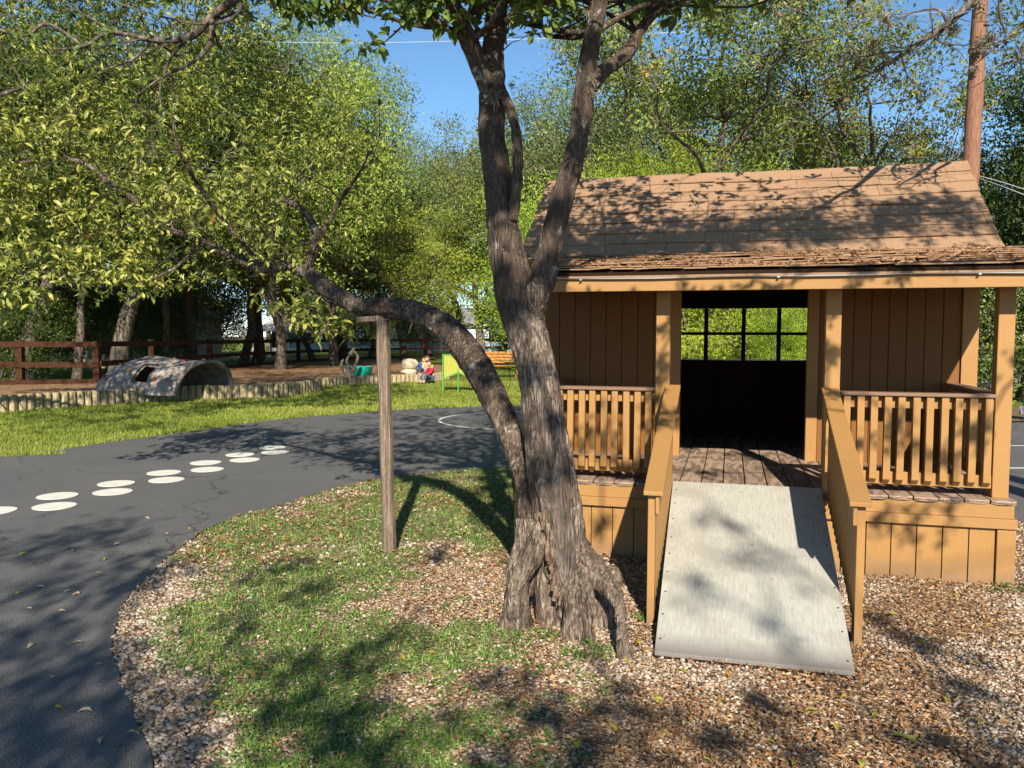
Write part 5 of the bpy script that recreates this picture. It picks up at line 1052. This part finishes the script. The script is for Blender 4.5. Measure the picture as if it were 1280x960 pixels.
# ================================================================== LOG BORDERS
def log_border(pts, label, hgt, w, seed, name='log_border', base_z=0.0):
    rg = np.random.default_rng(seed); root = empty(name, (pts[0][0], pts[0][1], 0)); tag(root, label, 'border'); o0 = np.array([pts[0][0], pts[0][1], 0])
    P = crom(pts, 8); L = np.concatenate([[0], np.cumsum(np.linalg.norm(np.diff(P, axis=0), axis=1))]); s = 0; protos = []
    for v in range(6):
        nm = NM(); k = 14; r = w * .5 * rg.uniform(.93, 1.05); th = np.linspace(0, 2 * np.pi, k, endpoint=False); V = []
        for z, q in ((-.05, 1), (hgt * .5, 1.02), (hgt - .025, .98), (hgt - .006, .90), (hgt, .74)):
            V.append(np.stack([r * q * np.cos(th) * (1 + .04 * np.sin(2 * th + v)), r * q * np.sin(th), np.full(k, z)], -1))
        nm.add(np.vstack(V), [np.array([(a * k + i, a * k + (i + 1) % k, (a + 1) * k + (i + 1) % k, (a + 1) * k + i) for a in range(4) for i in range(k)]), np.array([[4 * k + i for i in range(k)]])], rg.random())
        me = nm.mesh('log', True); me.materials.append(M['log']); protos.append(me)
    cnt = 0
    while s < L[-1] and cnt < 99:
        x = np.interp(s, L, P[:, 0]); y = np.interp(s, L, P[:, 1]); o = bpy.data.objects.new('log', protos[rg.integers(0, 6)]); COL.objects.link(o); o.parent = root
        o.location = (x - o0[0], y - o0[1], base_z + rg.uniform(-.012, .010)); o.rotation_euler = (rg.uniform(-.03, .03), rg.uniform(-.03, .03), rg.uniform(0, 6.28)); s += w * rg.uniform(.96, 1.04); cnt += 1
log_border(BORD, 'low curved border of pale upright log stakes holding the mulch below the climbing dome', .335, .165, 1)
log_border(BORD2, 'far straight border of pale log stakes below the teal tub and boulder', .27, .16, 2)
# ================================================================== RAIL FENCE
FR = empty('rail_fence', (*FXY[1], 0)); tag(FR, 'long red brown two rail wooden fence running behind the mulch bed', 'fence'); o0 = np.array([*FXY[1], 0]); rf = np.random.default_rng(6)
for i, p in enumerate(FXY):
    nm = NM(); w = .085 if i < 5 else .08; nm.box(-w, w, -w, w, -.1, 1.34 + rf.uniform(-.02, .02)); o = nm.build('post', M['fence'], FR, bevel=.01); o.location = (p[0] - o0[0], p[1] - o0[1], 0)
    if i + 1 < len(FXY):
        q = FXY[i + 1]; dirn = norm(q - p); off = np.array([dirn[1], -dirn[0]]) * (w + .025)
        for z in (1.24, .71):
            a = np.array([*(p - o0[:2] + off - dirn * .02), z + rf.uniform(-.015, .015)]); b = np.array([*(q - o0[:2] + off * .98 + dirn * .02), z + rf.uniform(-.015, .015)])
            nm = NM(); nm.bar(a, b, .04, .145); nm.build('rail', M['fence'], FR)
        a = np.array([*(p - o0[:2] + off), .26]); b = np.array([*(q - o0[:2] + off), .26]); nm = NM(); nm.bar(a, b, .04, .12); nm.build('kick_board', M['fence'], FR)

# ================================================================== CLIMBING DOME
def domemat():
    m, nt = newmat('grey_moulded_rock'); v = coords(nt); n = tnoise(nt, v, 4, 6, 0.65, .5); n2 = tnoise(nt, v, 30, 4, .7)
    c = ramp(nt, [(.34, (.13, .11, .095)), (.5, (.24, .205, .18)), (.66, (.40, .345, .30))], n); finish(nt, c, .8, bump=math_(nt, 'ADD', n, math_(nt, 'MULTIPLY', n2, .3)), bstr=.7, bdist=.05, spec=.2); return m
M['dome'] = domemat()
dz = .20; P0 = gp(127, 488, dz) + np.array([0, .45, 0]); P1 = gp(262, 487, dz)
DO = empty('climbing_dome', P0); tag(DO, 'grey moulded rock play tunnel with coloured climbing holds and a wide dark mouth', 'play structure')
phi = R(-19); ax = np.array([math.cos(phi), math.sin(phi), 0]); lt = np.array([-ax[1], ax[0], 0])
def shell(u, v, off=0.0):   # u 0..1 along, v 0..1 across
    L = 3.1; taper = min(1, (u / .42)) ** .55 if u > 0 else 0; W_ = (.98 * taper * (1 - .04 * math.sin(u * 6))) + off * (taper > .1); Hh = (.80 * min(1, (u / .5)) ** .62 + .07 * math.sin(u * 5)) + off
    t = math.pi * v; x = u * L - .35 + .10 * math.sin(t) * u; w = -math.cos(t); h = math.sin(t)
    w = math.copysign(abs(w) ** .85, w); n = .05 * (float(fbm(np.array([[u * 4, v * 5, 1.3]]), 2, 2)[0]) - .5) * 2
    return ax * (x) + lt * (W_ * w * (1 + n)) + np.array([0, 0, max(0, Hh * h * (1 + n * 1.6)) - .02])
nu, nv = 30, 34; nm = NM()
VO = [shell(i / nu, j / nv) for i in range(nu + 1) for j in range(nv + 1)]; VI = [shell(i / nu, j / nv, -.075) + (0 if i < nu else ax * .0) for i in range(nu + 1) for j in range(nv + 1)]
K = (nu + 1) * (nv + 1); fq = []
hole = lambda i, j: (18 <= i <= 21) and (4 <= j <= 10)
for i in range(nu):
    for j in range(nv):
        a = i * (nv + 1) + j; q = (a, a + nv + 1, a + nv + 2, a + 1)
        if not hole(i, j): fq += [q, tuple(K + z for z in q[::-1])]
        else:
            for (di, dj, e) in ((-1, 0, (0, 3)), (1, 0, (1, 2)), (0, -1, (0, 1)), (0, 1, (3, 2))):
                if not hole(i + di, j + dj): e0, e1 = q[e[0]], q[e[1]]; fq.append((e0, e1, e1 + K, e0 + K))
for j in range(nv): a = nu * (nv + 1) + j; fq.append((a, a + K, a + 1 + K, a + 1))
nm.add(np.array(VO + VI), np.array(fq)); nm.build('shell', M['dome'], DO, smooth=True)
HC = {'red': plain('red_hold', (.30, .06, .035), .5), 'orange': plain('orange_hold', (.45, .16, .04), .5), 'black': plain('black_hold', (.03, .03, .035), .5), 'yellow': plain('yellow_hold', (.42, .22, .06), .5)}
for u, v, c, s in [(.22, .22, 'red', 1.6), (.30, .16, 'black', 1.1), (.42, .30, 'red', 1.3), (.52, .22, 'yellow', 1.5), (.62, .17, 'red', 1.4), (.72, .32, 'black', 1.2), (.60, .42, 'orange', 1.1), (.45, .42, 'black', 1.1), (.33, .36, 'orange', 1.0), (.85, .45, 'red', 1.4), (.80, .15, 'red', 1.6), (.70, .50, 'orange', 1.0), (.38, .12, 'orange', 1.0), (.92, .30, 'black', .8), (.9, .55, 'orange', 1)]:
    p = shell(u, v, .01); pn = norm(np.cross(shell(u + .02, v) - shell(u - .02, v), shell(u, v + .02) - shell(u, v - .02))); pn = -pn if pn[2] < 0 and pn[1] > 0 else pn
    nm = NM(); VV = V0 * (1 + .3 * (fbm(V0 * 1.5 + u * 9, 3, 2) - .5)[:, None]) * .034 * s; nm.add(VV + p, F0); nm.build('hold', HC[c], DO, smooth=True)

# ================================================================== THINGS ON THE MULCH AND LAWN
def lathe(prof, k=32, a=.5):
    nm = NM(); th = np.linspace(0, 2 * np.pi, k, endpoint=False); V = np.vstack([np.stack([r * np.cos(th), r * np.sin(th), np.full(k, z)], -1) for r, z in prof]); n = len(prof)
    nm.add(V, [np.array([(i * k + j, i * k + (j + 1) % k, (i + 1) * k + (j + 1) % k, (i + 1) * k + j) for i in range(n - 1) for j in range(k)]), np.array([[(n - 1) * k + j for j in range(k)]])], a); return nm
c = at(449, 469, 26.5); TU = empty('play_tub', (c[0], c[1], BEDZ)); tag(TU, 'round teal plastic sand and water tub on the mulch', 'play tub')
M['teal'] = plain('teal_plastic', (.01, .30, .23), .35, .15)
lathe([(.36, 0), (.40, .02), (.44, .22), (.445, .26), (.42, .27), (.38, .262), (.35, .06), (.02, .05)]).build('basin', M['teal'], TU, smooth=True)
nm = NM(); th = np.linspace(0, 2 * np.pi, 33); nm.sweep(np.stack([.44 * np.cos(th), .44 * np.sin(th), np.full(33, .262)], -1), [.018] * 33, 8, .1, cap=False); nm.build('rim', M['teal'], TU, smooth=True)
M['boulder'] = plain('pale_limestone', (.50, .43, .31), .85, .5, 5, .6, bd=.05)
def boulder(px, py, d, s, label, z=0.0, seed=0):
    c = at(px, py, d); V2, F2 = ico(3); n = fbm(V2 * 1.3 + seed, seed, 4); V = V2 * (1 + .75 * (n - .5))[:, None] * s; V[:, 2] = np.maximum(V[:, 2], -s[2] * .75) + s[2] * .75
    nm = NM(); nm.add(V, F2); o = nm.build('boulder', M['boulder'], smooth=True); o.location = (c[0], c[1], BEDZ + z); tag(o, label, 'boulder')
boulder(511, 470, 27, np.array([.26, .2, .13]), 'small pale flat stone under the rounded boulder', 0, 1)
boulder(512, 462, 27, np.array([.27, .22, .2]), 'rounded pale limestone boulder left of the playing children', .19, 2)
DW = empty('driftwood', (*at(434, 470, 25.5)[:2], BEDZ)); tag(DW, 'gnarled upright driftwood stump left of the teal tub', 'driftwood'); nm = NM()
for q in ([(0, 0, 0), (.05, 0, .25), (-.02, .05, .5), (.12, 0, .72)], [(0, 0, .1), (-.18, 0, .35), (-.12, 0, .55)], [(.1, 0, 0), (.22, 0, .3), (.34, 0, .62), (.22, 0, .8)], [(-.1, 0, 0), (-.25, 0, .12)], [(.1, 0, .68), (.22, .05, .92)]): nm.sweep(q, np.linspace(.09, .03, len(q)), 12, .05, (.01, 30, .3))
nm.build('wood', M['bark_far'], DW, smooth=True)
# yellow panel easel
M['green_metal'] = plain('green_metal', (.07, .26, .04), .4, .1); M['yellow_panel'] = plain('yellow_corrugated_panel', (.42, .42, .08), .6, .3, transl=.2)
e0 = gp(554, 490); EA = empty('panel_easel', e0, R(-12)); tag(EA, 'green framed yellow corrugated panel stand on the lawn behind the limb', 'play panel')
for xx, h in ((0, 1.02), (.42, .62), (.84, 1.0)): nm = NM(); nm.box(xx - .016, xx + .016, -.016, .016, 0, h); nm.build('leg', M['green_metal'], EA)
nm = NM(); nm.bar((0, 0, 1.0), (.84, 0, .98), .03, .03); nm.bar((.017, 0, .36), (.40, 0, .52), .03, .03); nm.bar((.435, 0, .52), (.82, 0, .36), .03, .03); nm.build('frame', M['green_metal'], EA)
nm = NM(); k = 60; xs = np.linspace(.02, .82, k); zb = .37 + .15 * np.clip(1 - np.abs(xs - .42) / .4, 0, 1); yy = .008 * np.sign(np.sin(xs * 95)); 
for s_ in (0,): V = np.vstack([np.stack([xs, yy - .004, zb], -1), np.stack([xs, yy - .004, np.full(k, .975)], -1), np.stack([xs, yy + .004, zb], -1), np.stack([xs, yy + .004, np.full(k, .975)], -1)])
nm.add(V, np.array([(i, i + 1, i + 1 + k, i + k) for i in range(k - 1)] + [(i + 2 * k, i + 3 * k, i + 3 * k + 1, i + 2 * k + 1) for i in range(k - 1)] + [(i + k, i + k + 1, i + 3 * k + 1, i + 3 * k) for i in range(k - 1)])); nm.build('panel', M['yellow_panel'], EA)
# wooden bench
M['orange_wood'] = barkmat('orange_stained_wood', (.16, .06, .02), (.38, .17, .05), (.55, .29, .10), 0, vs=(1, 8, 8), bd=.004)
c = gp(634, 470); d_ = 29.; BE = empty('garden_bench', (pxx(626, d_), d_, 0), R(6)); tag(BE, 'orange stained wooden bench with slatted back seen between the tree stems', 'bench')
def bx(name, par, mat, *b, bev=.004): nm = NM(); nm.box(*b); return nm.build(name, mat, par, bevel=bev)
for i in range(4): nm = NM()
nm = NM(); [nm.box(-.62, .62, -.25 + i * .12, -.15 + i * .12, .42, .45) for i in range(4)]; nm.build('seat', M['orange_wood'], BE)
nm = NM(); [nm.box(-.62, .62, .225, .25, .52 + i * .11, .61 + i * .11) for i in range(4)]; nm.build('backrest', M['orange_wood'], BE)
for xx in (-.58, .54):
    for yy in (-.25, .20): bx('leg', BE, M['orange_wood'], xx, xx + .06, yy, yy + .05, 0, .419 if yy < 0 else .95)
    bx('armrest', BE, M['orange_wood'], xx, xx + .06, -.27, .199, .62, .65)
# ================================================================== BUILDINGS BEYOND THE FENCE
M['tanwall'] = plain('tan_stucco', (.42, .35, .26), .9, .25, 2); M['whitewall'] = plain('pale_blue_white_siding', (.52, .60, .72), .8, .15, 2); M['greyroof'] = plain('grey_roof_shingles', (.22, .22, .25), .9, .5, 6); M['glass'] = plain('dark_window_glass', (.03, .035, .04), .15, .2); M['trimw'] = plain('white_trim', (.75, .75, .72), .6, .1)
def building(name, px, d, w, dep, h, rh, wallm, wins, label, rz=0.0, roofm='greyroof', ov=.5):
    b = empty(name, (pxx(px, d), d, 0), rz); tag(b, label, 'building'); nm = NM(); nm.box(-w / 2, w / 2, 0, dep, 0, h); wl = nm.build('wall', M[wallm], b)
    nm = NM(); V = [(-w / 2 - ov, -ov, h), (w / 2 + ov, -ov, h), (w / 2 + ov, dep + ov, h), (-w / 2 - ov, dep + ov, h)]; V = V + [(-w / 2 - ov + dep * .4, dep / 2 - .1, h + rh), (w / 2 + ov - dep * .4, dep / 2 - .1, h + rh), (w / 2 + ov - dep * .4, dep / 2 + .1, h + rh), (-w / 2 - ov + dep * .4, dep / 2 + .1, h + rh)]
    nm.hexa([(x, y, z + .003) for x, y, z in V]); rf = nm.build('roof', M[roofm], b); bx('fascia', rf, M['trimw'], -w / 2 - ov, w / 2 + ov, -ov - .03, -ov - .003, h - .16, h + .0)
    for x0, x1, z0, z1 in wins:
        f_ = NM(); [f_.box(*q) for q in ((x0 - .07, x1 + .07, -.05, -.002, z1, z1 + .07), (x0 - .07, x1 + .07, -.05, -.002, z0 - .07, z0), (x0 - .07, x0, -.05, -.002, z0, z1), (x1, x1 + .07, -.05, -.002, z0, z1))]
        wf_ = f_.build('window', M['trimw'] if wallm == 'whitewall' else M['fence'], b); bx('pane', wf_, M['glass'], x0, x1, -.03, -.003, z0, z1, bev=0)
building('tan_building', 85, 36, 9.5, 7, 2.35, 1.9, 'tanwall', [(-3.2, -2.2, .8, 1.9), (-.9, .1, .8, 1.9), (1.5, 2.6, .7, 1.9), (3.4, 4.2, .8, 1.9)], 'tan walled low house with dark windows behind the left rail fence', R(4))
building('white_building', 520, 78, 26, 8, 2.6, 1.7, 'whitewall', [(-9, -7.6, .9, 2.1), (-5, -3.2, .9, 2.1), (-1, .6, .9, 2.1), (3, 4.5, .9, 2.1), (7, 8.6, .9, 2.1)], 'pale blue white long building far beyond the fence behind the support post')
# pavilion
PV = empty('pavilion', (pxx(353, 58), 58, 0)); tag(PV, 'open pavilion with pale grey hipped roof and square pillars beyond the fence', 'pavilion')
nm = NM(); V = [(-2, -1.6, 1.75), (2, -1.6, 1.75), (2, 2.4, 1.75), (-2, 2.4, 1.75), (-.4, .2, 2.7), (.4, .2, 2.7), (.4, .6, 2.7), (-.4, .6, 2.7)]; nm.hexa(V); M['palerf'] = plain('pale_grey_roof', (.40, .38, .38), .9, .5, 3); nm.build('roof', M['palerf'], PV)
for xx in (-1.75, -.6, .6, 1.7): bx('pillar', PV, M['tanwall'], xx - .14, xx + .14, -1.4, -1.12, 0, 1.749)
for xx in (-1.3, .1, 1.2): bx('low_wall', PV, M['trimw'], xx - .4, xx + .4, -1.5, -1.42, .25, .62)
building('shed', 1262, 24, 3.4, 2, 1.0, .5, 'tanwall', [(-.8, -.3, .3, .8)], 'low tan shed beyond the court at the right edge', ov=.15)
# ================================================================== POLE AND WIRES
pb = at(1213, 222, 14.0); PO = empty('utility_pole', (pb[0] - .06, 14.0, 0)); tag(PO, 'tall red brown wooden pole rising behind the right end of the roof', 'pole')
ptop = at(1229, -60, 14.15); b0 = np.array(PO.location); nm = NM(); nm.sweep([np.array([0, 0, -.2]), pb - b0, ptop - b0, (ptop - b0) * 1.25], [.145, .135, .118, .105], 24, .3, (.004, 60, .06)); nm.build('pole', M['pole'], PO, smooth=True)
rg = np.random.default_rng(3)
for px, py, r_, n in [(1222, 60, .16, 130), (1236, 52, .2, 150), (1223, 5, .13, 70), (1219, 85, .1, 60)]:
    bmn = NM(); c = at(px, py, 13.85) - b0
    for v in rnd_dir(rg, n): bmn.bar(c + v * r_ * .1, c + v * r_ * rg.uniform(.5, 1), .008, .008)
    bmn.build('moss', M['moss'], PO)
M['wire'] = plain('pale_cable', (.55, .55, .55), .5, .1)
def wire(pts, r, label, name='power_line', mat='wire'):
    P = np.array(pts); c = P.mean(0); nm = NM(); nm.sweep(P - c, [r] * len(P), 6, 1.0, cap=False); o = nm.build(name, M[mat], smooth=True); o.location = tuple(c); tag(o, label, 'cable')
wire([at(1222, 11, 14.1), at(1180, 15, 14.6), at(1089, 22, 16), at(900, 37, 18), at(700, 47.5, 20), at(500, 53, 22), at(400, 53.5, 23), at(200, 50, 26)], .006, 'thin pale cable crossing the sky from the red brown pole to the left')
wire([at(1221, 219, 14.05), at(1250, 227, 13.2), at(1300, 243, 12)], .007, 'upper of two thin cables leaving the pole to the right edge')
wire([at(1221, 222, 14.05), at(1250, 232, 13.2), at(1300, 251, 12)], .007, 'lower of two thin cables leaving the pole to the right edge')
# ================================================================== DRY BRANCH TREE AT THE TOP RIGHT
rg = np.random.default_rng(12)
BT = empty('bare_branch_tree', (4.9, 4.6, 0)); tag(BT, 'tree outside the right edge whose nearly bare dark branches hang into the top right corner', 'tree'); b0 = np.array(BT.location); nm = NM(); tp = []
nm.sweep([(0, 0, -.1), (.1, 0, 1.8), (0, .1, 3.4), (-.4, .1, 4.6)], [.19, .15, .12, .08], 20, .05, (.01, 50, .2))
def pp(L): P, r = pxpath(L); return P - b0, r
for L in ([(1330, -120, 12, 5.3), (1250, -40, 6, 5.2), (1213, 2, 4.2, 5.2), (1190, 26, 4, 5.2), (1165, 43, 3.6, 5.2), (1140, 60, 3, 5.15), (1112, 78, 2.4, 5.1), (1088, 92, 1.6, 5.1), (1060, 102, 1, 5.1)], [(1185, 30, 2, 5.2), (1172, 12, 1.6, 5.2), (1140, 16, 1.2, 5.2), (1128, 24, .8, 5.2)], [(1133, 64, 2, 5.15), (1108, 66, 1.5, 5.1), (1085, 70, 1, 5.1), (1066, 72, .8, 5.1)],
          [(1128, 74, 1.5, 5.15), (1135, 95, 1.1, 5.15), (1150, 110, .8, 5.15), (1160, 120, .6, 5.15)], [(1108, 80, 1.3, 5.1), (1092, 100, 1, 5.1), (1082, 110, .8, 5.1), (1078, 124, .7, 5.1)], [(1330, -20, 5, 5.4), (1290, 20, 3.4, 5.4), (1268, 40, 2.4, 5.4), (1240, 62, 1.6, 5.4), (1222, 78, .8, 5.4)],
          [(1310, 30, 3.6, 5.5), (1280, 55, 2.4, 5.5), (1276, 72, 2, 5.5), (1250, 82, 1.4, 5.5), (1226, 104, .8, 5.5)], [(1300, -60, 4, 5.3), (1255, -10, 2.4, 5.3), (1250, 20, 1.8, 5.3), (1258, 42, 1.2, 5.3)], [(1213, 2, 2, 5.2), (1180, -10, 1.5, 5.2), (1140, -20, 1, 5.2)], [(1165, 43, 1.2, 5.2), (1150, 60, .9, 5.2), (1130, 82, .6, 5.2)]):
    P, r = pp(L); nm.sweep(P, r, 8, .03, (.002, 80, .3), cap=False)
    for i in range(2, len(P)):
        for k in range(2): twig(P[i], rg.normal(size=3) + [-.2, 0, -.1], rg.uniform(.12, .3), max(.0018, r[i] * .4), 1, nm=nm, rg=rg, tips=tp, nsplit=2, ns=4)
nm.build('trunk', M['bark_far'], BT, smooth=True)
mo = NM()
for px, py, d, r_, n in [(1192, 38, 5.15, .06, 120), (1198, 18, 5.2, .035, 50), (1138, 60, 5.1, .045, 80), (1118, 76, 5.1, .04, 70), (1110, 78, 5.1, .03, 50), (1120, 102, 5.1, .03, 40), (1272, 72, 5.5, .035, 50), (1268, 44, 5.4, .03, 40), (1082, 110, 5.1, .018, 25), (1268, 97, 5.5, .025, 30)]:
    c = at(px, py, d) - b0
    for v in rnd_dir(rg, n): mo.bar(c + v * r_ * .1, c + v * r_ * rg.uniform(.5, 1), .0025, .0025)
mo.build('moss_clump', M['moss'], BT)
f = NM(); n = len(tp); sel = rg.random(n) < .16; rosettes(f, [t for t, s in zip(tp, sel) if s], rg, 2, (.04, .06), .4, vshift=.2)
rosettes(f, [(at(px, py, 5.1) - b0, np.array([0, 0, -1.])) for px, py in [(1108, 20), (1113, 95), (1106, 68), (1052, 78), (1030, 98), (1092, 50)]], rg, 3, (.045, .07), .5, vshift=.9)
dk = []
for px, py in [(1250, 10), (1265, 20), (1275, 5), (1248, 35), (1270, 50), (1240, 0), (1258, 60), (1280, 30)]: dk += cloud_tips(at(px, py, 5.4) - b0, (.12, .12, .1), 9, rg)
rosettes(f, dk, rg, 4, (.03, .05), .4, fine=False); f.build('crown', M['leaf_lacy'], BT)

# ================================================================== CHILDREN
SKIN = plain('skin', (.50, .30, .21), .5, .1)
def fig_mesh(name, pts, edges, rad, mat, parent, sub=2):
    me = bpy.data.meshes.new(name); me.from_pydata([tuple(p) for p in pts], edges, []); me.update(); o = link(name, me, mat, parent)
    m = o.modifiers.new('skin', 'SKIN'); m.use_smooth_shade = True
    for i, r in enumerate(rad): sv = me.skin_vertices[0].data[i]; sv.radius = (r, r) if not isinstance(r, tuple) else r; sv.use_root = (i == 0)
    s = o.modifiers.new('sub', 'SUBSURF'); s.levels = sub; s.render_levels = sub; return o
def person(loc, rz, label, J, shirt, pants, hair, s=1.0, sleeves=.5, group=None):
    P = empty('person', loc, rz); P.scale = (s, s, s); tag(P, label, 'person', group)
    pel, ch, nk, hd = [np.array(J[k], float) for k in ('pelvis', 'chest', 'neck', 'head')]
    pts = [pel, (pel + ch) / 2, ch, nk]; ed = [(0, 1), (1, 2), (2, 3)]; rad = [.095, .085, .10, .04]
    for sd_ in ('l', 'r'):
        sh, el, wr = [np.array(J[sd_ + k], float) for k in ('sh', 'el', 'wr')]; hp, kn, an, to = [np.array(J[sd_ + k], float) for k in ('hip', 'knee', 'ankle', 'toe')]
        b = len(pts); pts += [sh, el, wr, wr + (wr - el) * .22]; ed += [(2, b), (b, b + 1), (b + 1, b + 2), (b + 2, b + 3)]; rad += [.045, .034, .024, .022]
        hand = wr + (wr - el) * .25; hv = norm(wr - el); sdv = norm(np.cross(hv, [0, .3, 1.])); q0 = len(pts)
        for q in range(4): a = hand + sdv * (q - 1.5) * .011; pts += [a + hv * .012, a + hv * (.035 - .004 * abs(q - 1.5)) + [0, 0, -.006]]; ed += [(b + 3, q0 + 2 * q), (q0 + 2 * q, q0 + 2 * q + 1)]; rad += [.006, .005]
        b2 = len(pts); pts += [hand + sdv * .026 - hv * .01]; ed += [(b + 2, b2)]; rad += [.007]
        b = len(pts); pts += [hp, kn, an, to]; ed += [(0, b), (b, b + 1), (b + 1, b + 2), (b + 2, b + 3)]; rad += [.068, .048, .032, .026]
    fig_mesh('body', pts, ed, rad, SKIN, P)
    V, F = ico(3); v = V * [.078, .092, .108]; 
    nb = np.exp(-(((V[:, 0]) / .16) ** 2 + ((V[:, 2] + .12) / .22) ** 2)) * (V[:, 1] < 0); v[:, 1] -= nb * .020
    ey = sum(np.exp(-(((V[:, 0] - e) / .13) ** 2 + ((V[:, 2] - .05) / .12) ** 2)) * (V[:, 1] < 0) for e in (-.36, .36)); v[:, 1] += ey * .008
    v[:, 0] *= 1 - .22 * np.clip(-V[:, 2], 0, 1); nm = NM(); nm.add(v, F); hdO = nm.build('head', SKIN, P, smooth=True); hdO.location = tuple(hd); hdO.rotation_euler = J.get('hrot', (0.2, 0, 0))
    for e in (-1, 1):
        nm = NM(); nm.add(V0 * [.011, .006, .007] + [e * .027, -.081, .006], F0); nm.build('eye', HC['black'], hdO, smooth=True)
        nm = NM(); nm.add(V0 * [.008, .016, .024] + [e * .078, .0, -.005], F0); nm.build('ear', SKIN, hdO, smooth=True)
    nm = NM(); nm.add(V0 * [.022, .006, .006] + [0, -.079, -.058], F0); nm.build('mouth', HC['red'], hdO, smooth=True)
    hv_ = V * [.089, .102, .118] * (1 + .10 * (fbm(V * 4, 3, 2) - .5))[:, None]; keep = (V[:, 2] > .42) | ((V[:, 1] > -.12) & (V[:, 2] > -.55)); kf = keep[F].all(1); nm = NM(); nm.add(hv_, F[kf]); nm.build('hair', hair, hdO, smooth=True)
    pts = [pel + (ch - pel) * .12, (pel + ch) / 2, ch, ch + (nk - ch) * .55]; ed = [(0, 1), (1, 2), (2, 3)]; rad = [.108, .10, .112, .062]
    for sd_ in ('l', 'r'):
        sh, el = [np.array(J[sd_ + k], float) for k in ('sh', 'el')]; b = len(pts); wr = np.array(J[sd_ + 'wr'], float)
        if sleeves > .8: pts += [sh, el, el + (wr - el) * .85]; ed += [(2, b), (b, b + 1), (b + 1, b + 2)]; rad += [.058, .046, .036]
        else: pts += [sh, sh + (el - sh) * .75]; ed += [(2, b), (b, b + 1)]; rad += [.058, .050]
    fig_mesh('shirt', pts, ed, rad, shirt, P)
    pts = [pel]; ed = []; rad = [.085]
    for sd_ in ('l', 'r'):
        hp, kn, an = [np.array(J[sd_ + k], float) for k in ('hip', 'knee', 'ankle')]; b = len(pts); pts += [hp, kn, kn + (an - kn) * .85]; ed += [(0, b), (b, b + 1), (b + 1, b + 2)]; rad += [.070, .057, .044]
    fig_mesh('trousers', pts, ed, rad, pants, P)
    for sd_ in ('l', 'r'):
        an, to = [np.array(J[sd_ + k], float) for k in ('ankle', 'toe')]; fig_mesh('shoe', [an + [0, 0, -.02], (an + to) / 2 + [0, 0, -.012], to], [(0, 1), (1, 2)], [.040, .036, .034], HC['black'], P, 1)
    return P
SIT = dict(pelvis=(0, 0, .20), chest=(0, -.06, .44), neck=(0, -.08, .55), head=(0, -.11, .66), lsh=(-.13, -.06, .47), lel=(-.18, -.17, .34), lwr=(-.10, -.32, .30), rsh=(.13, -.06, .47), rel=(.18, -.18, .34), rwr=(.10, -.32, .29),
           lhip=(-.07, -.03, .19), lknee=(-.13, -.30, .33), lankle=(-.12, -.36, .06), ltoe=(-.12, -.47, .035), rhip=(.07, -.03, .19), rknee=(.13, -.30, .33), rankle=(.12, -.37, .06), rtoe=(.12, -.48, .035), hrot=(.35, 0, 0))
CROUCH = dict(SIT, pelvis=(0, 0, .22), chest=(0, -.14, .42), neck=(0, -.20, .51), head=(0, -.26, .60), lsh=(-.13, -.14, .44), rsh=(.13, -.14, .44), lel=(-.17, -.27, .30), rel=(.17, -.27, .30), lwr=(-.08, -.42, .18), rwr=(.08, -.42, .18), lknee=(-.15, -.27, .36), rknee=(.15, -.27, .36), lankle=(-.12, -.10, .06), rankle=(.12, -.10, .06), ltoe=(-.13, -.22, .035), rtoe=(.13, -.22, .035))
C_ = lambda n, c: plain(n, c, .8, .15)
blue, red, tan, jean, teal_s, grey_p = C_('blue_cloth', (.03, .06, .25)), C_('red_cloth', (.32, .02, .035)), C_('tan_cloth', (.42, .30, .14)), C_('denim', (.06, .08, .12)), C_('teal_cloth', (.06, .36, .35)), C_('grey_cloth', (.2, .2, .22))
brown_h, blond_h = C_('brown_hair', (.09, .045, .02)), C_('blond_hair', (.50, .34, .14))
def ploc(px, d, z): return (pxx(px, d), d, z)
person(ploc(523, 26.6, BEDZ), R(60), 'child in a blue top crouching beside the pale boulder', CROUCH, blue, jean, brown_h, .85, 1.0)
person(ploc(533, 25.6, BEDZ), R(20), 'child in a tan top sitting between the blue and red dressed children', SIT, tan, grey_p, brown_h, .88, 1.0)
person(ploc(540, 25.0, .02), R(-55), 'child in a red jacket and jeans sitting at the end of the log border', SIT, red, jean, brown_h, .95, 1.0)
person((*gp(1272, 527)[:2] + np.array([.12, 0]), .03), R(35), 'blond child in a teal shirt sitting on the court edge at the right', CROUCH, teal_s, grey_p, blond_h, .98, .5)
